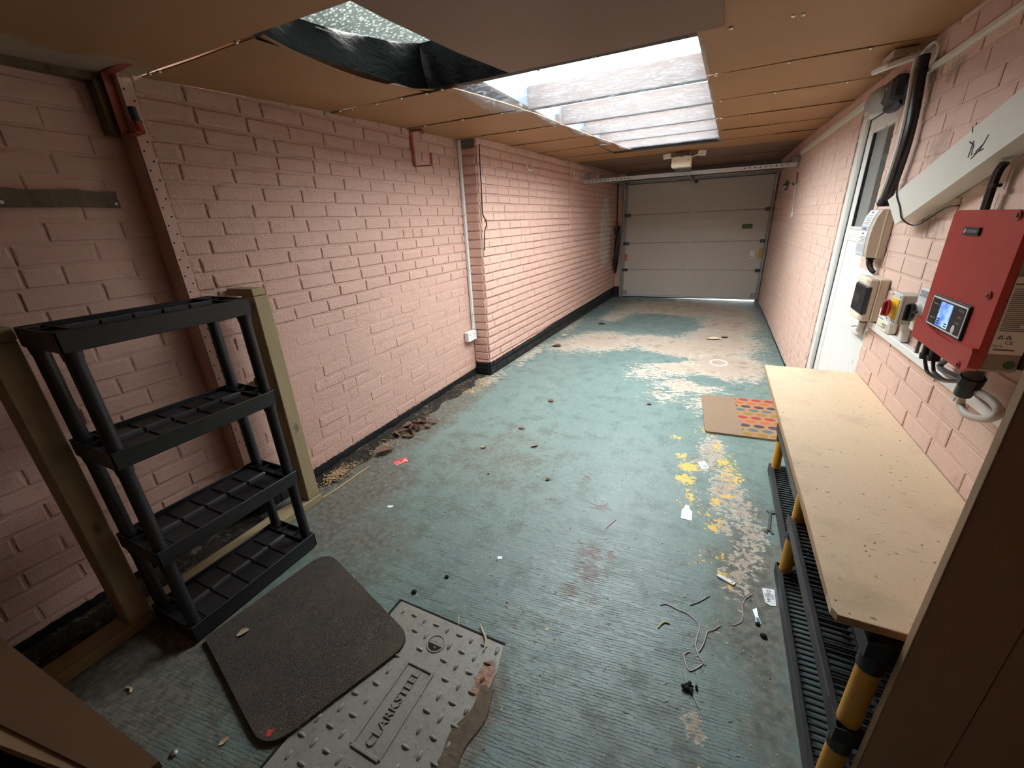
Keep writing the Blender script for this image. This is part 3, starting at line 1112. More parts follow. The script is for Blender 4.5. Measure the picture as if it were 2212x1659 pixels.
# wall behind the camera, and the pieces either side of the garage door
build('wall_front', MB().box(-2.4, 0.9, -1.15, -1.05, 0, ROOF), M['back_wall'], kind='structure')
build('wall_back', MB().box(-1.80, -1.60, 8.12, 8.3, 0, ROOF), M['wall_far'], kind='structure')
build('wall_back', MB().box(-1.75, 0.9, 8.17, 8.3, 1.95, ROOF), M['lead'], kind='structure')
build('wall_back', MB().box(0.715, 0.95, 8.14, 8.3, 0, ROOF), M['wall_right'], kind='structure')

# ---- ceiling: hardboard sheets screwed to battens
SL = [(2.03, -1.235), (2.8, -1.155), (3.44, -1.13), (4.05, -1.09), (4.6, -1.03), (5.2, -0.985)]


def xl(y):
    return float(np.interp(y, [a for a, _ in SL], [b for _, b in SL]))


def xr(y):
    return float(np.interp(y, [2.0, 5.2], [-0.17, -0.12]))


def farx(y):
    return float(np.interp(y, [3.385, 8.2], [-1.909, -1.72])) + .002 if y > 3.385 else LX + .002


bt = MB()
for yy in (1.10, 2.025, 2.70, 3.342, 3.995, 4.645, 5.285, 5.935, 6.9):
    xa = farx(yy) if yy > 1.2 else -2.17
    for (p, q) in (((xa, (-1.41 if yy < 2.1 else xl(max(yy, 2.03)) - .02)), ((-0.95 if yy < 1.2 else xr(yy) + .02), RX - .005)) if yy < 5.25 else ((xa, RX - .005),)):
        bt.box(p, q, yy - .022, yy + .022, zc(yy) + .012, zc(yy) + .06)
ceiling = build('ceiling', bt, M['batten'], kind='structure', label='low ceiling of brown hardboard sheets on dark battens')


def panel(xa, xb, ya, yb, mat, sag=0.010, drop=0.0, seed=0, nu=10, nv=8, extra=None):
    r = random.Random(seed)
    ga, gb = r.uniform(.001, .006), r.uniform(.001, .005)
    lean = r.uniform(.002, .006)
    tilt = r.uniform(-.003, .003)

    def fn(s, t):
        y = ya + ga + (yb - ya - ga - gb) * t
        a = xa(y) if callable(xa) else xa
        b = xb(y) if callable(xb) else xb
        x = a + (b - a) * s
        bel = math.sin(math.pi * s) ** 0.7 * math.sin(math.pi * t) if 0 < s < 1 and 0 < t < 1 else 0
        wav = 0.002 * math.sin(9 * x + seed) * (1 if t in (0.0, 1.0) else 0.4)
        z = zc(y) - drop - sag * bel + tilt * (s - .5) - lean * (1 - t) ** 3 + wav * 0.6 + (extra(s, t) if extra else 0)
        return (x, y, z)
    return build('panel', MB().slab(fn, nu, nv, 0.004), mat, ceiling)


hb = M['hardboard']
panel(-2.166, -0.955, -1.05, 1.105, M['hardboard_stained'], 0.012, seed=1)  # near-left sheet, pale light scatter painted in
panel(LX + .004, lambda y: float(np.interp(y, [1.1, 1.3, 1.5, 1.7, 1.9, 2.02], [-1.36, -1.375, -1.385, -1.385, -1.37, -1.345])), 1.108, 2.022, hb, 0.012, seed=2, extra=lambda s, t: -0.030 * s * math.sin(math.pi * t) ** 0.8)
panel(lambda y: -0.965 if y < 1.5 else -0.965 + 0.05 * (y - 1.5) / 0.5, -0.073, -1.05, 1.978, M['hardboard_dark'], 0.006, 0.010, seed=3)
ys = [2.028, 2.700, 3.342, 3.995, 4.645, 5.285]
for i, (a, b) in enumerate(zip(ys, ys[1:])):
    panel(farx, lambda y: xl(y) - .012, a, b, hb, 0.011, seed=10 + i)
ysr = [-1.05, 2.672, 3.335, 3.99, 4.64, 5.285]
for i, (a, b) in enumerate(zip(ysr, ysr[1:])):
    panel((lambda y: -0.078 if y < 1.985 else xr(y) + .006) if i == 0 else (lambda y: xr(y) + .006), RX - .006, a, b, hb, 0.009, seed=30 + i, nv=60 if i == 0 else 8)
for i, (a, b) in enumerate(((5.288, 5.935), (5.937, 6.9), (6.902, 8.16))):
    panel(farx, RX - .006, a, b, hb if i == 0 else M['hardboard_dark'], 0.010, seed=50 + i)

sm = MB()
sm.ell((0, 0, 0), (0.009, 0.009, 0.006), 10, 4, -0.2)
sme = sm.mesh('screw', M['screw'], True)


def screw(x, y):
    o = bpy.data.objects.new('screw', sme)
    o.location = (x, y, zc(y) - 0.006)
    o.rotation_euler = (math.pi, 0, 0)
    place(o, ceiling)


for yy, xs in ((1.10, (-1.98, -1.46, -1.93)), (2.025, (-1.98, -1.9, -1.72, -1.55, -1.40, -1.3, -0.8, -0.55, -0.05, 0.14, 0.17)), (2.70, (-1.9, -1.6, -1.32)), (2.672, (-0.11, 0.2, 0.5)), (3.342, (-1.8, -1.5, -1.2, -0.09, 0.2, 0.55)), (3.99, (-1.7, -1.35, -0.09, 0.1, 0.4)), (4.64, (-1.6, -1.2, 0.0, 0.3)), (5.285, (-1.5, -1.1, -.1, 0.4))):
    for q in xs:
        screw(q, yy + random.uniform(-.012, .012))

# ---- roof over it, with the rooflight and the open slot
OPEN = [(-1.30, -0.10, 2.05, 5.28), (-1.48, -0.62, 1.02, 2.03)]
rb = MB()
rb.box(-2.4, -1.48, -1.2, 8.35, 2.25, 2.33)
rb.box(-0.10, 0.95, -1.2, 8.35, 2.25, 2.33)
rb.box(-1.48, -0.10, -1.2, 1.02, 2.25, 2.33)
rb.box(-1.48, -0.10, 5.28, 8.35, 2.25, 2.33)
rb.box(-1.48, -1.30, 2.03, 5.28, 2.25, 2.33)
rb.box(-0.62, -0.10, 1.02, 2.05, 2.25, 2.33)
build('ceiling', rb, M['roof_deck'], kind='structure')
sky = build('window_1', MB().box(-1.20, -1.185, 2.05, 5.28, 2.10, 2.30), M['well_left'], kind='structure', label='long rooflight over the garage, lined with clear film')
build('well_side', MB().box(-0.115, -0.10, 2.05, 5.28, 2.12, 2.30), M['well_right'], sky)
build('well_end', MB().box(-1.2, -0.1, 5.27, 5.285, 2.10, 2.30), M['joist'], sky)
jm = MB()
for yy in (2.805, 3.455, 4.06, 4.62, 5.19):
    build('joist', MB().box(-1.185, -0.115, yy, yy + .045, zc(yy) + .012, zc(yy) + .135, 0.003), M['joist'], sky)
build('joist', MB().box(-1.48, -0.10, 2.022, 2.066, zc(2.03) + .004, 2.24, 0.003), M['joist'], sky)


def corr(s, t):
    x, y = -1.36 + 1.34 * s, 2.02 + 3.34 * t
    return (x, y, 2.275 + 0.012 * math.sin(x / 0.076 * 2 * math.pi))


build('roof_sheet', MB().grid(corr, 150, 4), M['roof_sheet'], sky, smooth=True, label='corrugated clear plastic roof sheet')


def film(s, t):
    y = 2.045 + 3.25 * t
    a, b = xl(y) - .035, xr(y) + .03
    x = a + (b - a) * s
    jy = [2.045, 2.83, 3.475, 4.08, 4.64, 5.22]
    k = max(i for i in range(5) if y >= jy[i] - 1e-6)
    ph = (y - jy[k]) / (jy[k + 1] - jy[k])
    z = zc(y) + 0.006 - 0.008 * math.sin(math.pi * min(ph, 1))
    e = min(s, 1 - s)
    if e < 0.06:
        z -= 0.012 * (1 - e / 0.06)
    if s < 0.10:
        z -= (0.030 if k == 0 else 0.014) * math.sin(math.pi * min(ph, 1)) ** 1.2 * (1 - s / 0.10)
        x -= 0.022 * (1 - s / .10) * math.sin(math.pi * min(ph, 1))
    if s > 0.94:
        z -= 0.018 * abs(math.sin(y * 9)) * (s - .94) / .06
    z += 0.0022 * math.sin(40 * x + 9 * y) * math.sin(23 * y) + 0.0015 * math.sin(90 * y + 30 * x)
    return (x, y, z)


build('film', MB().grid(film, 110, 190), M['film'], sky, smooth=True, label='wrinkled clear film stapled under the rooflight joists')
# the open slot nearer the camera, lined with black polythene under bubble sheet
def slot_top(y):
    return float(np.interp(y, [1.03, 1.24, 1.37, 1.51, 1.74, 2.03], [2.10, 2.112, 2.12, 2.135, 2.178, 2.24]))


def bub(s, t):
    y = 1.03 + 1.0 * t
    z0_ = slot_top(y)
    return (-1.405 + 0.83 * s, y, z0_ + (2.262 - z0_) * math.sin(min(s * 1.25, 1) * math.pi / 2) + 0.003 * math.sin(s * 19 + t * 15))


slot = build('window_2', MB().grid(bub, 60, 60), M['bubble'], kind='structure', smooth=True, label='open ceiling slot with bubble sheet above black polythene')
lin = MB()


def lnr(s, t):
    y = 1.10 + .925 * t
    z0_ = zc(y) - 0.012
    return (-1.378 - 0.03 * s + 0.004 * math.sin(t * 17 + s * 3) * s, y, z0_ + (slot_top(y) + .004 - z0_) * s)


lin.grid(lnr, 10, 60)
lin.grid(lambda s, t: (-1.46 + 0.84 * s, 2.018 - 0.006 * math.sin(s * 40) * math.sin(t * 3) - 0.03 * t * (1 - t), 2.05 + 0.22 * t), 60, 10)
build('liner', lin, M['black_poly'], slot, smooth=True, label='glossy black polythene lining of the slot')
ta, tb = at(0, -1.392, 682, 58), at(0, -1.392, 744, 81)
build('tear', MB().beam(ta, tb, .004, .003), M['label_white'], slot, label='thin white strip painted as light through a slit in the black lining')  # white strip stands for light coming through a slit in the lining
build('liner', MB().box(-1.47, -0.63, 1.03, 1.045, 2.02, 2.26), M['black_poly'], slot)

# ---- timber along the recess head, trim and black foot of the right wall
build('trim_1', MB().box(-2.17, -2.125, -1.0, 1.02, 1.972, 2.04), M['timber_dark'], kind='structure', label='dark timber along the head of the recessed wall')
build('trim_2', MB().box(RX - .026, RX + .002, 3.02, 6.05, 1.984, 2.022, 0.003), M['offwhite'], kind='structure', label='off-white trunking along the wall head above the white door')
build('trim_3', MB().box(RX - .018, RX + .002, -1.0, 2.725, 1.934, 1.956, 0.003), M['offwhite'], kind='structure', label='narrow white trunking along the head of the wall above the duct')

# =================================================================== GARAGE DOOR
gd = build('door_1', MB().box(-1.60, -1.545, 8.10, 8.16, 0, 2.02).box(0.675, 0.725, 8.10, 8.16, 0, 2.02).box(-1.60, 0.725, 8.10, 8.16, 1.955, 2.03), M['steel_dull'], kind='structure', label='grey sectional garage door closing the far end')
zb = [0.045, 0.508, 0.975, 1.455, 1.95]
for i, (a, b) in enumerate(zip(zb, zb[1:])):
    build('door_panel', MB().box(-1.545, 0.675, 8.125, 8.165, a + .002, b - .002, 0.003), M['door_steel'], gd)
build('door_core', MB().box(-1.545, 0.675, 8.150, 8.166, 0.03, 1.955), M['dark'], gd)  # dark sheet added behind the panels to stop daylight leaking through
build('bottom_rail', MB().box(-1.545, 0.675, 8.118, 8.165, 0.018, 0.045, 0.003), M['steel'], gd, label='bright aluminium bottom rail')
sl = MB().box(-1.55, -0.95, 8.13, 8.16, 0.0, 0.019)
sl.prism([(-0.95, 0.0), (-0.95, 0.019), (0.68, 0.019), (0.68, 0.013)], 8.13, 8.16, lambda u, v, w_: (u, w_, v))
build('seal', sl, M['black_rubber'], gd, label='black rubber seal lifting to show daylight')
for i, zz in enumerate(zb[1:4]):
    hx = (-0.449, -0.45, -0.447)[i]
    build('hinge', MB().box(hx - .04, hx + .04, 8.112, 8.126, zz - .03, zz + .032, .003).cyl((hx - .045, 8.112, zz), (hx + .045, 8.112, zz), .008, n=8), M['steel'], gd)
    for sx in (-1.525, 0.655):
        d = 1 if sx > 0 else -1
        build('roller', MB().box(sx - .045, sx + .045, 8.10, 8.126, zz - .03, zz + .02, .004).cyl((sx + d * .03, 8.095, zz), (sx + d * .075, 8.095, zz), .022), M['dark_grey'], gd)
for sx in (-1.52, 0.65):
    build('corner_bracket', MB().box(sx - .05, sx + .05, 8.105, 8.126, 0.045, 0.13, .004), M['steel_dull'], gd)


def track(x):
    s = -1 if x > 0 else 1
    pts = [(x, 8.085, 0.02), (x, 8.085, 1.70), (x, 8.06, 1.86), (x, 7.96, 1.955), (x, 7.8, 1.985), (x, 6.15, 1.955)]
    mb = MB()
    mb.beam(pts[0], pts[1], .03, .06, (0, 1, 0), .004)
    mb.tube(pts[1:5], .026, 8)
    mb.beam(pts[4], pts[5], .045, .06, (0, 0, 1), .004)
    build('track', mb, M['steel_dull'], gd)


track(-1.592)
track(0.700)
# torsion shaft, top roller carrier and the cross hanger of the rails
build('spring_shaft', MB().cyl((-1.6, 8.06, 2.0), (0.70, 8.06, 2.0), 0.014).cyl((-1.2, 8.06, 2.0), (0.3, 8.06, 2.0), 0.026), M['steel_dull'], gd)
build('latch', MB().box(-0.47, -0.42, 8.10, 8.126, 1.90, 1.945, .004).cyl((-.455, 8.09, 1.915), (-.455, 8.126, 1.915), .014), M['dark_grey'], gd)
HY = 6.2
h0, h1 = at(1, HY, 1258, 393), at(1, HY, 1730, 354)
hr = MB().beam(h0, h1, .05, .045, (0, 0, 1), .003)
rail = build('cross_rail', hr, M['steel'], gd, label='bright galvanised cross rail carrying the door tracks')
hd = (h1 - h0)
ho = MB()
for i in range(11):
    q = h0 + hd * (0.04 + i * 0.021)
    ho.obox(q + Vector((0, -.026, 0)), (.016, .003, .01))
for i in range(9):
    q = h0 + hd * (0.78 + i * 0.021)
    ho.obox(q + Vector((0, -.026, 0)), (.016, .003, .01))
build('hole', ho, M['dark'], rail, kind='stuff')
build('rail_bracket', MB().beam(h0 + Vector((.07, 0, .0)), h0 + Vector((.07, 0, .09)), .09, .03, (0, 1, 0), .003).obox(h0 + Vector((-.02, 0, 0)), (.08, .08, .08), None, .006), M['steel_dull'], gd)
build('rail_bracket', MB().beam(h1 + Vector((-.05, 0, .0)), h1 + Vector((-.05, 0, .09)), .09, .03, (0, 1, 0), .003).obox(h1 + Vector((-.01, 0, -.01)), (.06, .06, .07), None, .006), M['steel_dull'], gd)


def flat(name, par, mat, x0_, x1_, z0_, z1_, y=8.123, **kw):
    return build(name, MB().box(x0_, x1_, y, y + .003, z0_, z1_), mat, par, **kw)


st = flat('sticker', gd, M['green_label'], 0.32, 0.472, 1.165, 1.235, label='small dark green sticker')
flat('print', st, M['ink'], 0.335, 0.455, 1.222, 1.226, 8.1215)
st = flat('sticker', gd, M['label_white'], 0.50, 0.562, 0.70, 0.825, label='white sticker with grey print')
flat('print', st, M['ink_grey'], 0.512, 0.55, 0.72, 0.73, 8.1215)
flat('sticker', gd, M['yellow_label'], 0.622, 0.672, 0.70, 0.86, label='amber warning sticker')
flat('sticker', gd, M['orange_label'], -1.543, -1.498, 0.665, 0.785, label='orange sticker at the door edge')

# =================================================================== WHITE SIDE DOOR
DX = 0.735
d2 = build('door_2', MB().box(DX, DX + .08, 3.625, 3.698, 0, 1.98, .004).box(DX, DX + .08, 2.592, 2.750, 0, 1.98, .004).box(DX, DX + .08, 2.75, 3.625, 1.915, 1.98, .004), M['white_upvc'], kind='structure', label='white plastic side door beside the meters')
LFX = 0.765
leaf = MB()
leaf.box(LFX, LFX + .045, 2.752, 2.86, 0.02, 1.91, .003).box(LFX, LFX + .045, 3.53, 3.618, 0.02, 1.91, .003)
leaf.box(LFX, LFX + .045, 2.86, 3.53, 1.84, 1.91, .003).box(LFX, LFX + .045, 2.86, 3.53, 1.22, 1.29, .003)
build('leaf', leaf, M['white_upvc'], d2)
for a, b in ((2.86, 3.285), (3.293, 3.53)):
    build('door_board', MB().box(LFX + .006, LFX + .04, a, b, 0.03, 1.222, .004), M['white_plastic'], d2)
build('gasket', MB().box(LFX - .004, LFX + .03, 3.617, 3.627, 0.02, 1.915).box(LFX - .004, LFX + .03, 2.75, 3.625, 1.909, 1.917), M['black_rubber'], d2, label='black rubber gasket')
build('glazing_bead', MB().box(LFX - .004, LFX + .03, 3.498, 3.512, 1.29, 1.84).box(LFX - .004, LFX + .03, 2.86, 3.51, 1.29, 1.305).box(LFX - .004, LFX + .03, 2.86, 3.51, 1.826, 1.84), M['white_upvc'], d2)
build('gasket', MB().box(LFX - .002, LFX + .02, 3.488, 3.498, 1.30, 1.83), M['black_rubber'], d2)
build('pane', MB().box(LFX + .012, LFX + .02, 3.27, 3.49, 1.29, 1.84), M['pane'], d2, label='obscured glass')
build('pane', MB().box(LFX + .010, LFX + .018, 2.86, 3.27, 1.29, 1.84), M['pane_dark'], d2, label='darker part of the glass')
build('keyhole', MB().cyl((LFX - .003, 2.815, 0.70), (LFX + .002, 2.815, 0.70), .008), M['dark'], d2)

# =================================================================== SERVICES ON THE RIGHT WALL


def wallbox(x0_, ya, yb, za, zb_, mat, bev=0.006):
    return MB().box(x0_, RX - .001, min(ya, yb), max(ya, yb), za, zb_, bev)


# ceiling rose / junction with its loose flex
t = thing('ceiling_rose', (0.63, 2.83, 2.05), 'white plastic cover hanging askew from the ceiling at the black cable', 'junction box')
R = Matrix.Rotation(math.radians(-14), 3, 'Y') @ Matrix.Rotation(math.radians(8), 3, 'X')
build('cover', MB().obox((0.632, 2.80, 2.017), (0.13, 0.22, 0.026), R, .010), M['white_plastic'], t)
build('base', MB().box(0.60, 0.69, 2.75, 2.90, 2.03, 2.062, .004), M['offwhite'], t)
build('flex', MB().tube([(0.665, 2.75, 2.035), (0.68, 2.70, 2.01), (0.70, 2.63, 2.035), (0.713, 2.60, 2.0), (0.715, 2.64, 1.95), (0.713, 2.70, 1.93)], .0045), M['white_plastic'], t)

# thick black cable with a thin white tube along it, rising to the ceiling
cp = [at(0, .69, *q) for q in [(1911, 440), (1926, 405), (1944, 355), (1961, 300), (1974, 245), (1984, 190), (1991, 150), (1999, 118)]]
t = thing('supply_cable', tuple(cp[0]), 'thick black supply cable rising from the meter cupboard to the ceiling', 'cable')
build('sheath', MB().tube(cp, 0.020, 10), M['black_rubber'], t, smooth=True)
build('gland', MB().cyl(cp[0] + Vector((0, 0, -.012)), cp[0] + Vector((0, 0, .020)), .026).cyl(cp[0] + Vector((0, 0, -.004)), cp[0] + Vector((0, 0, .004)), .03), M['black_plastic'], t)
wp = [p + Vector((-.020, .022, 0)) for p in cp]
build('white_core', MB().tube(wp, 0.010, 8), M['offwhite'], t, smooth=True, label='thin off-white tube running along it')

# bulkhead lamp on the door head
t = thing('bulkhead_lamp', (0.72, 3.0, 1.93), 'dusty oval bulkhead lamp with black base above the white door', 'lamp')
build('base', MB().ell((0.715, 3.02, 1.93), (0.045, 0.17, 0.075), 18, 8), M['black_plastic'], t, smooth=True)
build('housing', MB().box(0.655, 0.72, 2.87, 3.03, 1.885, 1.99, .018), M['black_plastic'], t)
build('dome', MB().ell((0.675, 3.13, 1.935), (0.055, 0.16, 0.058), 20, 10), M['frosted'], t, smooth=True, label='dusty grey frosted dome')
build('screw', MB().ell((0.655, 2.96, 1.95), (.004, .006, .006), 8, 4), M['steel'], t)
build('tail', MB().tube([(0.70, 2.90, 1.89), (0.71, 2.87, 1.86), (0.715, 2.84, 1.875)], .006), M['black_rubber'], t)

# diagonal duct
dx = 0.655


def duct_pt(u, v, w_):
    return (w_, u, v)


D = [(2.508, 1.442), (1.50, 1.745), (1.42, 1.637), (2.336, 1.344)]
t = thing('cable_duct', (0.69, 2.4, 1.4), 'scuffed off-white square duct slanting up across the wall', 'duct')
build('lid', MB().prism(D, dx, dx + .006, duct_pt), M['offwhite'], t)
build('body', MB().prism([(2.505, 1.438), (1.50, 1.741), (1.42, 1.641), (2.338, 1.350)], dx + .0062, RX - .002, duct_pt), M['offwhite'], t)
mk = MB()
for a, b, c_, d_ in ((1.895, 1.590, 1.86, 1.578), (1.868, 1.590, 1.872, 1.545), (1.862, 1.580, 1.855, 1.55), (1.835, 1.557, 1.80, 1.575), (1.84, 1.552, 1.795, 1.560), (1.85, 1.540, 1.81, 1.563), (1.81, 1.563, 1.79, 1.595), (1.905, 1.632, 1.895, 1.615), (1.89, 1.64, 1.886, 1.633)):
    mk.beam((dx - .0006, a, b), (dx - .0006, c_, d_), .0035, .001, (1, 0, 0))
build('scuff', mk, M['ink'], t, kind='stuff', label='dark scuff marks')
tp = [at(0, .652, *q) for q in [(1948, 340), (1943, 380), (1937, 418), (1944, 447), (1950, 474)]] + [Vector((0.69, 2.22, 1.345)), Vector((0.72, 2.12, 1.40)), Vector((.722, 2.02, 1.41))]
tie = build('loose_wire', MB().tube(tp, .0028, 6), M['black_rubber'], label='thin black wire looped round the lower end of the slanting duct', cat='wire')

# black twin cable dropping from the duct to the inverter
a_, b_ = at(0, .70, 2176, 335), at(0, .70, 2128, 452)
t = thing('twin_cable', tuple(b_), 'pair of black cables dropping from the duct to the red inverter', 'cable')
for o_ in (-.008, .008):
    build('cable', MB().tube([a_ + Vector((0, o_, -.018)), a_ * .6 + b_ * .4 + Vector((-.004, o_ + .004, 0)), b_ + Vector((0, o_, -.03))], .008), M['black_rubber'], t, smooth=True)
build('clip', MB().obox(a_ * .45 + b_ * .55, (.02, .034, .010), None, .002), M['black_plastic'], t)

# ---- upper enclosure: meter isolator cupboard with bowed front
t = thing('meter_cupboard', (0.70, 2.7, 1.2), 'beige enclosure with bowed label front below the black supply cable', 'meter box')
zt, zb2 = 1.405, 1.190
ya, yb = 2.615, 2.800
build('back_shell', MB().box(0.694, RX - .001, ya - .004, yb, zb2 - .006, zt, .005), M['beige'], t)
prof = [(0.694, zt - .002), (0.688, zt), (0.676, zt - .004), (0.662, zt - .035), (0.654, zt - .08), (0.651, zt - .13), (0.653, zb2 + .02), (0.658, zb2), (0.694, zb2 - .004)]
build('front_shell', MB().prism([(a, b) for a, b in prof], ya, yb - .004, lambda u, v, w_: (u, w_, v)), M['beige'], t)
lab = MB()
ls = [(a - .0012, b) for a, b in prof[1:8]]
LA, LB = ya + .045, yb - .002
for (a, b), (c_, d_) in zip(ls, ls[1:]):
    lab.add([(a, LA, b), (a, LB, b), (c_, LB, d_), (c_, LA, d_)], [(0, 1, 2, 3)])
lb = build('label_sheet', lab, M['label_grey'], t, label='silvery printed label over the bowed front')


def bow(z):
    zs = [b for a, b in ls][::-1]
    xs = [a for a, b in ls][::-1]
    return float(np.interp(z, zs, xs))


def on_bow(mb, ya_, yb_, za, zb_, off):
    n = 4
    for k in range(n):
        z0_, z1_ = za + (zb_ - za) * k / n, za + (zb_ - za) * (k + 1) / n
        mb.add([(bow(z0_) - off, ya_, z0_), (bow(z0_) - off, yb_, z0_), (bow(z1_) - off, yb_, z1_), (bow(z1_) - off, ya_, z1_)], [(3, 2, 1, 0)])


wl = MB()
on_bow(wl, LA + .006, LB - .004, 1.332, 1.400, .0008)
on_bow(wl, LA + .010, LB - .006, 1.248, 1.306, .0008)
on_bow(wl, LA + .006, LB - .010, 1.198, 1.207, .0008)
build('white_label', wl, M['label_white'], lb, kind='stuff')
pr = MB()
for k in range(6):
    on_bow(pr, LA + .016 + .006 * (k % 2), LB - .02 - .012 * (k % 3), 1.338 + k * .0078, 1.3405 + k * .0078, .0016)
for k in range(5):
    on_bow(pr, LA + .018, LB - .02 - .02 * (k % 3), 1.254 + k * .0062, 1.2565 + k * .0062, .0016)
on_bow(pr, LA + .05, LB - .05, 1.388, 1.395, .0016)
on_bow(pr, LA + .05, LB - .05, 1.292, 1.299, .0016)
on_bow(pr, LA + .04, LB - .04, 1.313, 1.323, .0016)
build('printed_lines', pr, M['ink_grey'], lb, kind='stuff')
build('seam', MB().box(0.690, 0.696, ya - .005, ya - .001, zb2 - .003, zt - .002), M['cream'], t)
build('knockout', MB().tube([(0.712 + .009 * math.cos(a), ya - .0045, 1.225 + .009 * math.sin(a)) for a in np.linspace(0, 6.28, 13)], .001, 5), M['beige'], t)
build('gland', MB().cyl((0.69, 2.67, 1.186), (0.69, 2.67, 1.176), .019).tube([(0.69, 2.67, 1.180), (0.69, 2.665, 1.155), (0.696, 2.645, 1.132), (0.705, 2.625, 1.118)], lambda s: .0155 - .006 * s), M['black_rubber'], t, smooth=True)

# white backing board behind the lower enclosure
t = build('backing_board', MB().box(0.700, RX - .001, 2.625, 2.955, 0.80, 1.110, .006), M['white_plastic'], label='white square board fixed behind the beige fuse enclosure', cat='board')

# ---- lower enclosure with the dark window
t = thing('fuse_enclosure', (0.68, 2.52, 0.92), 'beige fuse enclosure with a dark clear window facing the door', 'fuse box')
zt, zb2 = 1.108, 0.915
ya, yb = 2.437, 2.615
build('back_shell', MB().box(0.690, RX - .001, ya - .003, yb + .003, zb2, zt, .005), M['beige'], t)
build('front_shell', MB().box(0.651, 0.689, ya, yb, zb2, zt, .006), M['beige'], t)
build('end_cap', MB().box(0.648, 0.672, ya + .03, yb + .002, zt - .030, zt + .002, .006), M['cream'], t, label='cream upper cap')
build('end_cap', MB().box(0.648, 0.672, ya + .03, yb + .002, zb2 - .002, zb2 + .026, .006), M['cream'], t, label='cream lower cap')
build('seam', MB().box(0.687, 0.692, ya - .004, ya + .001, zb2 + .004, zt - .002), M['cream'], t)
win = build('window', MB().box(0.6455, 0.670, ya - .0025, yb + .003, zb2 + .028, zt - .032, .006), M['black_plastic'], t, label='smoked clear window over the breakers')
for k in range(4):
    build('breaker', MB().box(0.6435, 0.648, 2.51 + k * .024, 2.522 + k * .024, 0.985 + .008 * (k % 2), 1.025, .002), M['dark_grey'], win)
build('spare_cable', MB().tube([(0.69, 2.53, 0.913), (0.69, 2.535, 0.895), (0.693, 2.55, 0.872), (0.698, 2.575, 0.852), (0.70, 2.60, 0.838)], lambda s: .015 - .002 * s, 10), M['conduit_grey'], t, smooth=True, label='grey cable bundle below')
build('cable_tie', MB().tube([(0.676, 2.532, 0.892), (0.69, 2.515, 0.892), (0.706, 2.535, 0.890), (0.69, 2.555, 0.888), (0.676, 2.532, 0.892)], .0022, 6), M['black_rubber'], t)
build('tie_tail', MB().tube([(0.69, 2.585, .858), (.685, 2.62, .851), (.678, 2.645, .843)], .002, 5), M['black_rubber'], t)

# ---- small white switched box with printed labels
t = thing('meter_display', (0.70, 2.3, 0.93), 'small white generation meter covered in labels below the fuse enclosure', 'meter')
build('case', MB().box(0.692, RX - .001, 2.215, 2.362, 0.910, 1.000, .006), M['white_plastic'], t)
build('readout', MB().box(0.6905, 0.6925, 2.315, 2.338, 0.968, 0.985), M['ink'], t, label='dark readout')
build('print', MB().box(0.6912, 0.6925, 2.29, 2.35, 0.955, 0.959).box(0.6912, .6925, 2.235, 2.26, .965, .98), M['ink_grey'], t, kind='stuff')
lb = build('label', MB().box(0.6900, 0.6925, 2.225, 2.34, 0.915, 0.950), M['cream'], t, label='cream printed label')
build('print', MB().box(0.689, 0.6902, 2.235, 2.28, 0.938, 0.944).box(0.689, 0.6902, 2.235, 2.28, 0.929, 0.934).box(.689, .6902, 2.25, 2.33, .924, .926), M['ink_grey'], lb, kind='stuff')

# ---- rotary isolator, red on yellow
t = thing('rotary_isolator', (0.69, 2.11, 1.0), 'grey isolator box with dark red rotary handle on a yellow plate', 'switch')
build('box', MB().box(0.670, RX - .001, 2.070, 2.166, 0.983, 1.096, .004), M['grey_plastic'], t)
build('lid', MB().box(0.662, 0.6705, 2.068, 2.168, 0.981, 1.098, .003), M['pale_grey'], t)
build('plate', MB().box(0.658, 0.663, 2.074, 2.150, 1.000, 1.078, .002), M['yellow_plate'], t, label='yellow plate')
build('collar', MB().cyl((0.659, 2.112, 1.04), (0.642, 2.112, 1.04), .030, .028, 20), M['yellow_plate'], t, smooth=True)
build('handle', MB().cyl((0.642, 2.112, 1.04), (0.636, 2.112, 1.04), .034, .032, 20), M['red_knob'], t, label='dark red handle')
build('grip', MB().beam((0.631, 2.112, 1.012), (0.631, 2.112, 1.068), .012, .014, (1, 0, 0), .003), M['red_knob'], t, label='dark red grip')
for (yy, zz) in ((2.158, 1.088), (2.078, 1.088), (2.158, .991), (2.078, .991)):
    build('screw', MB().cyl((.6622, yy, zz), (.661, yy, zz), .0035, n=8), M['dark'], t)
build('conduit', MB().box(0.70, RX - .001, 2.085, 2.115, 0.909, 0.985, .004), M['white_plastic'], t)

# ---- second isolator with the black handle
t = thing('black_isolator', (0.69, 1.9, 1.0), 'pale grey isolator with round black handle against the red inverter', 'switch')
build('box', MB().box(0.672, RX - .001, 1.872, 1.968, 0.990, 1.145, .007), M['pale_grey'], t)
build('collar', MB().cyl((0.673, 1.930, 1.06), (0.656, 1.930, 1.06), .036, .031, 20), M['pale_grey'], t, smooth=True)
build('handle', MB().cyl((0.656, 1.930, 1.06), (0.647, 1.930, 1.06), .034, .032, 20), M['black_plastic'], t, label='round black handle')
build('grip', MB().beam((0.642, 1.930, 1.03), (0.642, 1.930, 1.09), .012, .014, (1, 0, 0), .003), M['black_plastic'], t, label='black grip')
build('lever', MB().beam((.651, 1.90, 1.066), (.651, 1.875, 1.072), .009, .008, (1, 0, 0), .002), M['black_plastic'], t, label='black lever')
pr = MB()
for k in range(5):
    pr.box(0.6708, 0.6722, 1.885, 1.955 - .006 * (k % 3), 1.118 + k * .0045, 1.120 + k * .0045)
build('print', pr, M['ink_grey'], t, kind='stuff')
